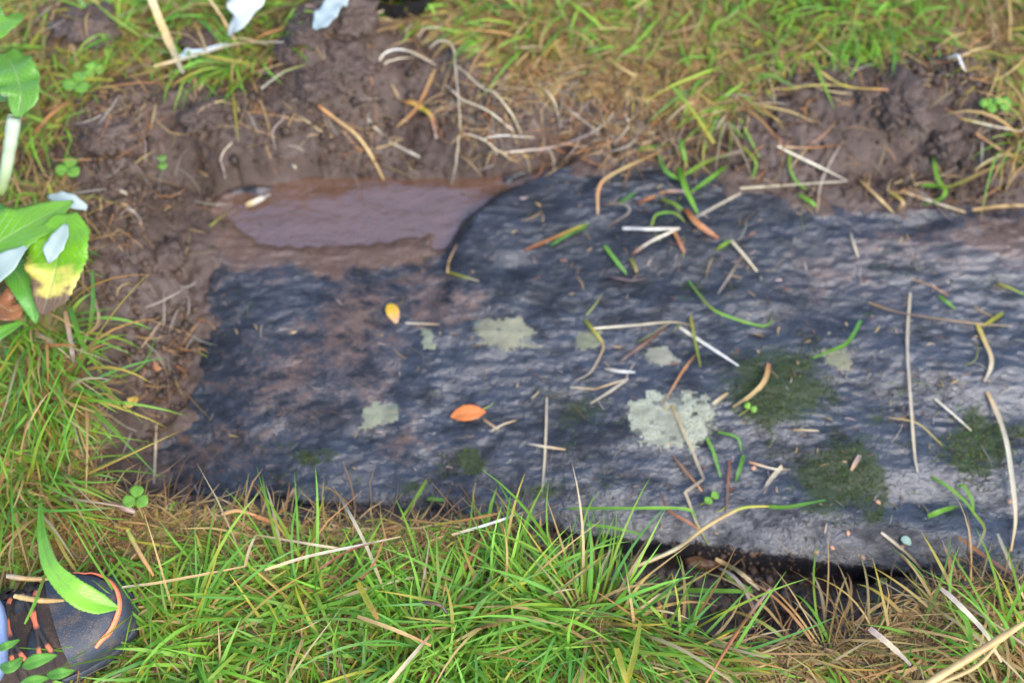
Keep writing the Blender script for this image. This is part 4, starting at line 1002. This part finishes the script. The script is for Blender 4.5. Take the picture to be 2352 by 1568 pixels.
clover(2293,256,.0065,'right clover sprig on the right heap', 3, 'bright', .016)
clover(376,382,.006,'pale clover sprig on the left soil bank', 2, 'blue')
clover(1720,943,.0045,'tiny clover sprig on the dark moss', 2, 'lime')
clover(165,400,.009,'green seedling at the outer side of the left bank', 3, 'green', .012)
clover(190,215,.010,'seedling in the weeds of the far left corner', 3, 'green', .02)
clover(225,185,.008,'seedling behind the other one in the far left corner', 3, 'bright', .02)
clover(330,1165,.008,'green seedling by the stout brown stick', 3, 'green', .03)

# broad-leaved plant at the left edge
def at_h(u, v, z): return at(np.array([u*1.]), np.array([v*1.]), z)[0]
WOOLC = [(.28,.35,.30),(.38,.45,.40)]
pl = empty('broad_leaved_plant', at_h(-80, 640, 0)); tag(pl, 'big leaved weed with green and pale woolly leaves at the left edge', 'plant')
def under(o, par): 
    o.parent = par; o.matrix_parent_inverse = par.matrix_world.inverted() if False else __import__('mathutils').Matrix.Translation(-par.location)
    return o
def mott(ct, t, a, V):
    nz = fbm(V[..., 0], V[..., 1], .012, 3, 131); q = t+.16*nz+.10*np.abs(a)
    g1 = np.array([.17, .42, .012]); y1 = np.array([.70, .58, .12]); b1 = np.array([.17, .095, .055])
    f1 = sstep(.56, .70, q)[..., None]; f2 = sstep(.78, .86, q)[..., None]
    return (g1*(1-f1)+y1*f1)*(1-f2)+b1*f2
under(leaf('leaf', [(-90,640),(-30,575),(60,520),(168,462)], [40,80,74,54,4], [.05,.085,.09,.06], [(.12,.31,.012),(.14,.36,.014),(.15,.35,.02)], WOOLC, LEAF, fold=.22, serr=.03, n=40, wave=.08), pl)
tag(under(leaf('leaf', [(152,492),(140,560),(122,640),(96,724)], [24,62,72,66,52,8], [.075,.085,.08,.055], [(.17,.42,.012),(.2,.4,.02)], WOOLC, LEAF, fold=.18, serr=.03, n=44, wave=.07, tint=mott), pl), 'mottled leaf, green turning yellow with a brown withered tip')
tag(under(leaf('folded_leaf', [(-60,660),(0,615),(40,580),(74,556)], [8,38,28,10,2], [.075,.1,.105,.09], WOOLC, [(.15,.36,.014)], WOOL, fold=.1, n=20, wave=.05), pl), 'pale woolly underside of a folded leaf')
tag(under(leaf('folded_leaf', [(152,515),(135,550),(118,580),(112,604)], [5,20,24,18,3], [.098,.103,.1,.09], WOOLC, [(.17,.4,.012)], WOOL, fold=.15, n=18, wave=.08), pl), 'small pale woolly flap on the mottled leaf')
tag(under(leaf('folded_leaf', [(110,450),(150,458),(200,478)], [4,16,18,6], [.04,.045,.03], [(.30,.36,.33),(.36,.42,.40)], [(.12,.3,.02)], WOOL, fold=.2, n=16, wave=.1), pl), 'greyish leaf tip behind the big green leaf')
under(leaf('leaf', [(20,590),(45,640),(70,690),(82,742)], [22,30,28,22,3], [.05,.055,.05,.035], [(.09,.30,.03),(.11,.34,.04)], WOOLC, LEAF, fold=.2, serr=.03, n=30), pl)
tag(under(leaf('leaf', [(-30,690),(0,700),(25,715),(54,705)], [10,42,40,22,6], [.03,.035,.035,.03], [(.34,.11,.03),(.26,.09,.035),(.36,.15,.06)], ['rust'], DRYLEAF, fold=.15, n=22, wave=.2), pl), 'withered rust brown leaf')
under(leaf('leaf', [(-50,800),(0,765),(55,738)], [6,20,14,3], [.045,.05,.04], [(.12,.34,.02)], WOOLC, LEAF, fold=.25, n=20), pl)
under(leaf('leaf', [(-40,470),(-10,500),(15,530),(40,560)], [10,34,34,16,3], [.05,.06,.05,.04], [(.05,.22,.012),(.06,.24,.012)], WOOLC, LEAF, fold=.2, n=20), pl)
tag(under(strip('stalk', [(33,268),(24,330),(12,400),(0,445)], .017, [(.42,.48,.36),(.40,.48,.30),(.30,.40,.12)], [.14,.12,.09,.06], 0, tube=True, taper=(.95, .7)), pl), 'thick pale green leaf stalk')
pl2 = empty('broad_leaved_plant', at_h(-60, 140, 0)); tag(pl2, 'broad green leaves entering at the top left corner above the pale stalk', 'plant')
under(leaf('leaf', [(-60,90),(-10,60),(25,45),(48,30)], [20,50,44,24,4], [.13,.15,.15,.13], [(.13,.34,.012),(.14,.36,.016)], WOOLC, LEAF, fold=.2, n=26, wave=.1), pl2)
under(leaf('leaf', [(10,120),(35,165),(48,215),(40,270)], [20,46,50,42,8], [.13,.15,.15,.14], [(.13,.34,.03),(.10,.27,.02),(.14,.34,.04)], WOOLC, LEAF, fold=.2, n=30, serr=.03, wave=.12), pl2)
under(leaf('leaf', [(-40,190),(0,205),(40,220),(78,225)], [18,34,32,20,4], [.10,.12,.12,.11], [(.08,.25,.03),(.10,.28,.03)], WOOLC, LEAF, fold=.2, n=24, wave=.1), pl2)

# white crumpled leaves in the far left corner
pw = empty('white_leaf', at_h(570, -10, .03)); tag(pw, 'white crumpled upturned leaf at the top edge', 'leaf')
under(leaf('blade', [(600,-70),(575,-20),(552,35),(526,84)], [30,46,44,34,22,4], [.04,.06,.06,.035], [(.44,.47,.45),(.56,.58,.56),(.38,.42,.40)], [(.12,.3,.02)], WOOL, fold=.2, n=34, wave=.22), pw)
pw2 = empty('pale_leaf', at_h(745, 40, .05)); tag(pw2, 'pale bluish upturned leaf against the tall soil mound', 'leaf')
under(leaf('blade', [(795,-10),(765,15),(742,45),(722,68)], [8,24,24,24,20,5], [.03,.035,.03,.02], [(.40,.44,.42),(.32,.38,.38),(.26,.32,.32)], [(.12,.3,.02)], WOOL, fold=.2, n=24, wave=.2), pw2)
pw3 = empty('pale_leaf', at_h(435, 122, .02)); tag(pw3, 'small torn white leaf scrap beside the broad pale stalk', 'leaf')
under(leaf('blade', [(412,132),(432,122),(455,118),(520,100)], [4,11,9,4,2], [.02,.022,.022,.02], [(.50,.60,.62),(.56,.64,.66)], [(.12,.3,.02)], WOOL, fold=.2, n=16, wave=.25), pw3)

# curved bright leaf over the shoe, and the low leaves beside it
pc = empty('curved_leaf_plant', at_h(95, 1150, 0)); tag(pc, 'single bright lime toothed leaf curving over the shoe', 'plant')
under(leaf('leaf', [(92,1150),(97,1230),(117,1300),(165,1352),(215,1382),(272,1396)], [4,9,14,19,26,29,24,3], [.06,.10,.12,.125,.115,.105], [(.14,.40,.02),(.19,.47,.03),(.26,.58,.06),(.24,.56,.03),(.17,.46,.012)], [(.2,.4,.1)], LEAF, fold=.35, serr=.03, n=60), pc)
pd = empty('low_leafed_plant', at_h(20, 1540, 0)); tag(pd, 'low plant with small pointed green leaves in front of the jeans', 'plant')
for pts, hw in (([(50,1530),(85,1516),(132,1503)], [3,15,16,11,1]), ([(105,1550),(140,1545),(172,1538)], [3,12,13,8,1]), ([(0,1528),(25,1530),(52,1508)], [4,15,14,3]), ([(-10,1490),(15,1482),(45,1468)], [3,10,9,2]), ([(40,1575),(75,1562),(112,1556)], [3,12,11,2])):
    under(leaf('leaf', pts, hw, [.115,.125,.115], [(.11,.32,.03),(.13,.36,.03)], [(.2,.35,.1)], LEAF, fold=.25, n=18), pd)
gblade([(107,1312),(80,1385),(57,1432)], 3.4, ['olive','bright','lime'], 'green blade hanging between the jeans and the curved leaf', lift=[.10,.13,.12], group=G_TF)
straw([(33,1368),(93,1378),(147,1378)], 6, ['straw','tan','tan'], 'tan stem behind the curved leaf above the laces', lift=[.10,.10,.085], tube=True, group=G_TF)
straw([(15,1322),(60,1328),(113,1329)], 6, ['grey','tan','tan'], 'dry stem left of the curved leaf', lift=[.08,.075,.07], tube=True, group=G_TF)

# ------------------------------------------------------------------ the person's foot
def simple(name, col, rough, spec=.4, bump=None, scale=800):
    m = NT(name); n2 = m.noise(40, 3)
    vo = m.n.new('ShaderNodeTexVoronoi'); vo.inputs['Scale'].default_value = scale; m.l.new(m.pos(), vo.inputs['Vector']); n = vo.outputs['Distance']
    mud = m.ramp(m.math('ADD', m.noise(55, 5, .7), m.math('MULTIPLY', n, .25)), [(.62, 0.), (.76, 1.)])
    m.bsdf(Base_Color=m.mix(m.math('MULTIPLY', mud, .6), m.mix(m.math('MULTIPLY', m.math('ADD', n2, n), .55), col, tuple(c*2.2 for c in col)), (.11, .075, .05)), Roughness=rough, Specular_IOR_Level=spec, Normal=m.bump(n, bump or .2, .0012)); return m.m
RUBBER = simple('shoe_rubber', (.014, .018, .026), .5, .45, .3)
FABRIC = simple('shoe_fabric', (.026, .019, .017), .85, .2, .7, 1400)
PADM = simple('shoe_mesh_padding', (.014, .020, .030), .7, .3, .9, 1600)
ORANGE = simple('shoe_orange', (.62, .13, .055), .5, .4, .15)
DENIM = NT('denim'); 
_w = DENIM.n.new('ShaderNodeTexWave'); _w.inputs['Scale'].default_value = 330; _w.inputs['Distortion'].default_value = 1.5; DENIM.l.new(DENIM.scaled((1, 1, 1), (.2, .4, .6)), _w.inputs['Vector'])
DENIM.bsdf(Base_Color=DENIM.mix(DENIM.noise(60, 4), (.19, .245, .42), (.30, .36, .55)), Roughness=.85, Specular_IOR_Level=.15, Normal=DENIM.bump(_w.outputs['Fac'], .3, .001)); DENIM = DENIM.m
LACE = NT('lace'); LACE.bsdf(Base_Color=LACE.attr('Col', True), Roughness=.75); LACE = LACE.m

toe = at_h(297, 1380, .03)
HEAD = math.radians(24)
person = empty('person', (toe[0], toe[1], -.004), HEAD); tag(person, 'person\'s foot in a black and orange walking shoe under light blue jeans', 'person')
shoe = empty('shoe', (0, 0, 0)); shoe.parent = person
sS = np.array([0, .003, .010, .022, .04, .06, .085, .115, .15, .19, .23, .26, .28, .291, .295])
wS = np.array([.004, .016, .028, .037, .0445, .0485, .0505, .0495, .045, .039, .0355, .035, .031, .020, .004])
hS = np.array([.016, .028, .036, .043, .047, .050, .056, .066, .080, .093, .098, .100, .100, .095, .08])
def SF_(s, th, off=0.):
    s = np.asarray(s, float); th = np.asarray(th, float)
    w_ = np.interp(s, sS, wS)+off; h_ = np.interp(s, sS, hS)*.72+off
    bow = .006*np.sin(np.clip(s/.295, 0, 1)*PI)
    c = np.cos(th); sn = np.sin(th)
    return np.stack([-s+off*.0, w_*np.sign(c)*np.abs(c)**.72+bow, .024+h_*np.abs(sn)**.80], -1)
def loft(name, s0, s1, th0, th1, off, mat, ns=26, nth=30, par=None):
    s = s0+(s1-s0)*np.linspace(0, 1, ns); th = np.linspace(th0, th1, nth)
    S2, T2_ = np.meshgrid(s, th, indexing='ij'); V = SF_(S2, T2_, off)
    if s0 < .002: V[..., 0] += off*1.0
    return mesh_np(name, V, gridfaces(ns, nth), mat, par or shoe)
loft('upper', 0, .295, 0, PI, 0, FABRIC, 60, 36)
loft('toe_cap', 0.0, .070, 0, PI, .0022, RUBBER, 34, 36)
# sole
a = []; 
prof = [(s, np.interp(s, sS, wS)+.005) for s in np.linspace(0, .295, 34)]
ring = [(-s+(.004 if s < .01 else 0), w_+.006*math.sin(s/.295*PI)) for s, w_ in prof]+[(-s+(.004 if s < .01 else 0), -w_+.006*math.sin(s/.295*PI)) for s, w_ in reversed(prof)]
ring = np.array(ring); nr = len(ring); lv = []
for z, k in ((0, .96), (.004, 1.), (.012, .985), (.016, 1.0), (.027, .985), (.0285, .93)):
    q = ring.copy(); q[:, 1] *= k; q[:, 0] = -.1475+(q[:, 0]+.1475)*(.5+.5*k); spring = .012*np.clip(1+q[:, 0]/.06, 0, 1)**2
    lv.append(np.c_[q, z+spring*(1-z/.03)])
i = np.arange(nr*6).reshape(6, nr); j = np.roll(i, -1, 1); f = np.stack([i[:-1], j[:-1], j[1:], i[1:]], -1).reshape(-1, 4)
mesh_np('sole', np.concatenate(lv), f, RUBBER, shoe)
def surf_strip(name, path, width, off, mat, n=30, thick=.0014):
    p = cat_rom(path, n); P = SF_(p[:, 0], p[:, 1], off); P[:, 0] += off*(p[:, 0] < .03)
    C0 = SF_(p[:, 0]+.0, p[:, 1], 0)*0+np.array([-.09, .0, .02]); Nn = P-C0; T = np.gradient(P, axis=0); T /= np.linalg.norm(T, axis=1)[:, None]
    Nn -= (Nn*T).sum(1)[:, None]*T; Nn /= np.linalg.norm(Nn, axis=1)[:, None]; S = np.cross(T, Nn)
    wd = width*np.interp(np.linspace(0, 1, n), [0, .1, .9, 1], [.5, 1, 1, .5])[:, None]*.5
    V = np.stack([P-S*wd, P-S*wd*.8+Nn*thick, P+S*wd*.8+Nn*thick, P+S*wd], 1)
    return mesh_np(name, V, gridfaces(n, 4), mat, shoe)
D = math.radians
surf_strip('toe_stripe', [(.040, D(140)), (.022, D(125)), (.010, D(100)), (.0085, D(75)), (.014, D(52)), (.028, D(34)), (.042, D(22))], .0060, .0028, ORANGE)
surf_strip('side_stripe', [(.074, D(6)), (.082, D(14)), (.092, D(24))], .012, .0012, ORANGE, 12)
surf_strip('side_stripe', [(.105, D(3)), (.13, D(5)), (.16, D(4))], .006, .0012, ORANGE, 14)
for s_ in (.075, .100, .125, .150):
    surf_strip('overlay', [(s_+.004, D(10)), (s_+.010, D(34)), (s_+.006, D(56))], .010, .0010, FABRIC, 14, .0022)
    surf_strip('overlay', [(s_+.004, D(170)), (s_+.010, D(146)), (s_+.006, D(124))], .010, .0010, FABRIC, 14, .0022)
def pad(s, th, ls, lt):
    u_ = np.linspace(-1, 1, 13); A_, B_ = np.meshgrid(u_, u_, indexing='ij'); rr = np.sqrt(A_**2*.5+B_**2*.5+1e-9)
    # map square to disc
    X_ = A_*np.sqrt(1-B_**2/2); Y_ = B_*np.sqrt(1-A_**2/2); q = np.clip(1-(X_**2+Y_**2), 0, 1)**.5
    V = SF_(s+X_*ls+Y_*.006, th+Y_*lt, .0006); V[..., 2] += q*.0052; return mesh_np('padding', V, gridfaces(13, 13), PADM, shoe)
for s_ in (.088, .113, .138, .163): pad(s_, D(104), .0085, D(15)); pad(s_+.002, D(66), .0085, D(14))
def lace(p0, p1, off=.006):
    n = 26; t = np.linspace(0, 1, n); P = SF_(p0[0]+(p1[0]-p0[0])*t, p0[1]+(p1[1]-p0[1])*t, .001); P[:, 2] += .0035*np.sin(PI*t)+.001
    T, S, Nn = frame(P); k = 6; a = np.arange(k)/k*2*PI; V = P[:, None]+S[:, None]*np.cos(a)[None, :, None]*.0026+Nn[:, None]*np.sin(a)[None, :, None]*.0016
    col = np.where(((np.arange(n)//3) % 3 == 1)[:, None], np.array([.50, .13, .06]), np.array([.022, .016, .015])); i = np.arange(n*k).reshape(n, k); j = np.roll(i, -1, 1)
    mesh_np('lace', V, np.stack([i[:-1], j[:-1], j[1:], i[1:]], -1).reshape(-1, 4), LACE, shoe, col=np.repeat(col[:, None], k, 1))
for s_ in (.076, .100, .125, .150, .175):
    lace((s_, D(128)), (s_+.014, D(52))); lace((s_+.014, D(128)), (s_, D(52)))
# trouser leg: hem over the shoe, leg rising out of the picture
zz = np.array([.098, .10, .112, .115, .13, .16, .2, .26, .34, .42, .50, .56]); rr = np.array([.083, .090, .091, .087, .086, .084, .084, .087, .090, .094, .098, .100])
nt = 48; V = []
for q, (z, r) in enumerate(zip(zz, rr)):
    a = np.linspace(0, 2*PI, nt, endpoint=False); fold = 1+.035*np.sin(a*3+z*40)+.02*np.sin(a*7-z*60)
    lean_ = (z-.098)*.10
    V.append(np.c_[-.190-lean_+r*1.02*fold*np.cos(a), .012+r*.93*fold*np.sin(a), z+.010*np.cos(a+2.6)*(z < .12)])
V = np.concatenate(V); i = np.arange(len(zz)*nt).reshape(-1, nt); j = np.roll(i, -1, 1); f = np.stack([i[:-1], j[:-1], j[1:], i[1:]], -1).reshape(-1, 4)
tl = mesh_np('trouser_leg', V, f, DENIM, person); sm = tl.modifiers.new('t', 'SOLIDIFY'); sm.thickness = .003
# ankle inside the trouser
nt = 20; V = []
for z, r in ((.07, .034), (.10, .036), (.14, .038), (.22, .046), (.34, .058), (.5, .062)):
    a = np.linspace(0, 2*PI, nt, endpoint=False); V.append(np.c_[-.205+r*1.15*np.cos(a), .010+r*np.sin(a), np.full(nt, z)])
V = np.concatenate(V); i = np.arange(6*nt).reshape(-1, nt); j = np.roll(i, -1, 1)
mesh_np('sock', V, np.stack([i[:-1], j[:-1], j[1:], i[1:]], -1).reshape(-1, 4), FABRIC, person)

# ------------------------------------------------------------------ black boot at the top edge
bt = at_h(910, 15, .03); boot = empty('rubber_boot', (bt[0], bt[1], .012), -PI/2); tag(boot, 'shiny black boot toe at the top edge behind the mound', 'boot')
m = NT('boot_rubber'); m.bsdf(Base_Color=(.010, .010, .012, 1), Roughness=.18, Specular_IOR_Level=.6, Normal=m.bump(m.noise(60, 2), .1, .001)); BOOT = m.m
ns, nth = 40, 34; S2, T2_ = np.meshgrid(np.linspace(0, .295, ns), np.linspace(0, PI, nth), indexing='ij'); mesh_np('upper', SF_(S2, T2_, .004), gridfaces(ns, nth), BOOT, boot)
q = []; 
for z, k in ((0, .97), (.006, 1.03), (.024, 1.03), (.028, .98)): q.append(np.c_[ring*np.array([1, 1.05])*k+np.array([.003, 0]), np.full(nr, z)])
i = np.arange(nr*4).reshape(4, nr); j = np.roll(i, -1, 1); mesh_np('sole', np.concatenate(q), np.stack([i[:-1], j[:-1], j[1:], i[1:]], -1).reshape(-1, 4), BOOT, boot)
nt = 30; V = []
for z, r in ((.08, .050), (.12, .052), (.2, .056), (.3, .064), (.36, .066), (.365, .062)):
    a = np.linspace(0, 2*PI, nt, endpoint=False); V.append(np.c_[-.225+r*1.12*np.cos(a), r*np.sin(a), np.full(nt, z)])
i = np.arange(6*nt).reshape(-1, nt); j = np.roll(i, -1, 1); mesh_np('shaft', np.concatenate(V), np.stack([i[:-1], j[:-1], j[1:], i[1:]], -1).reshape(-1, 4), BOOT, boot)
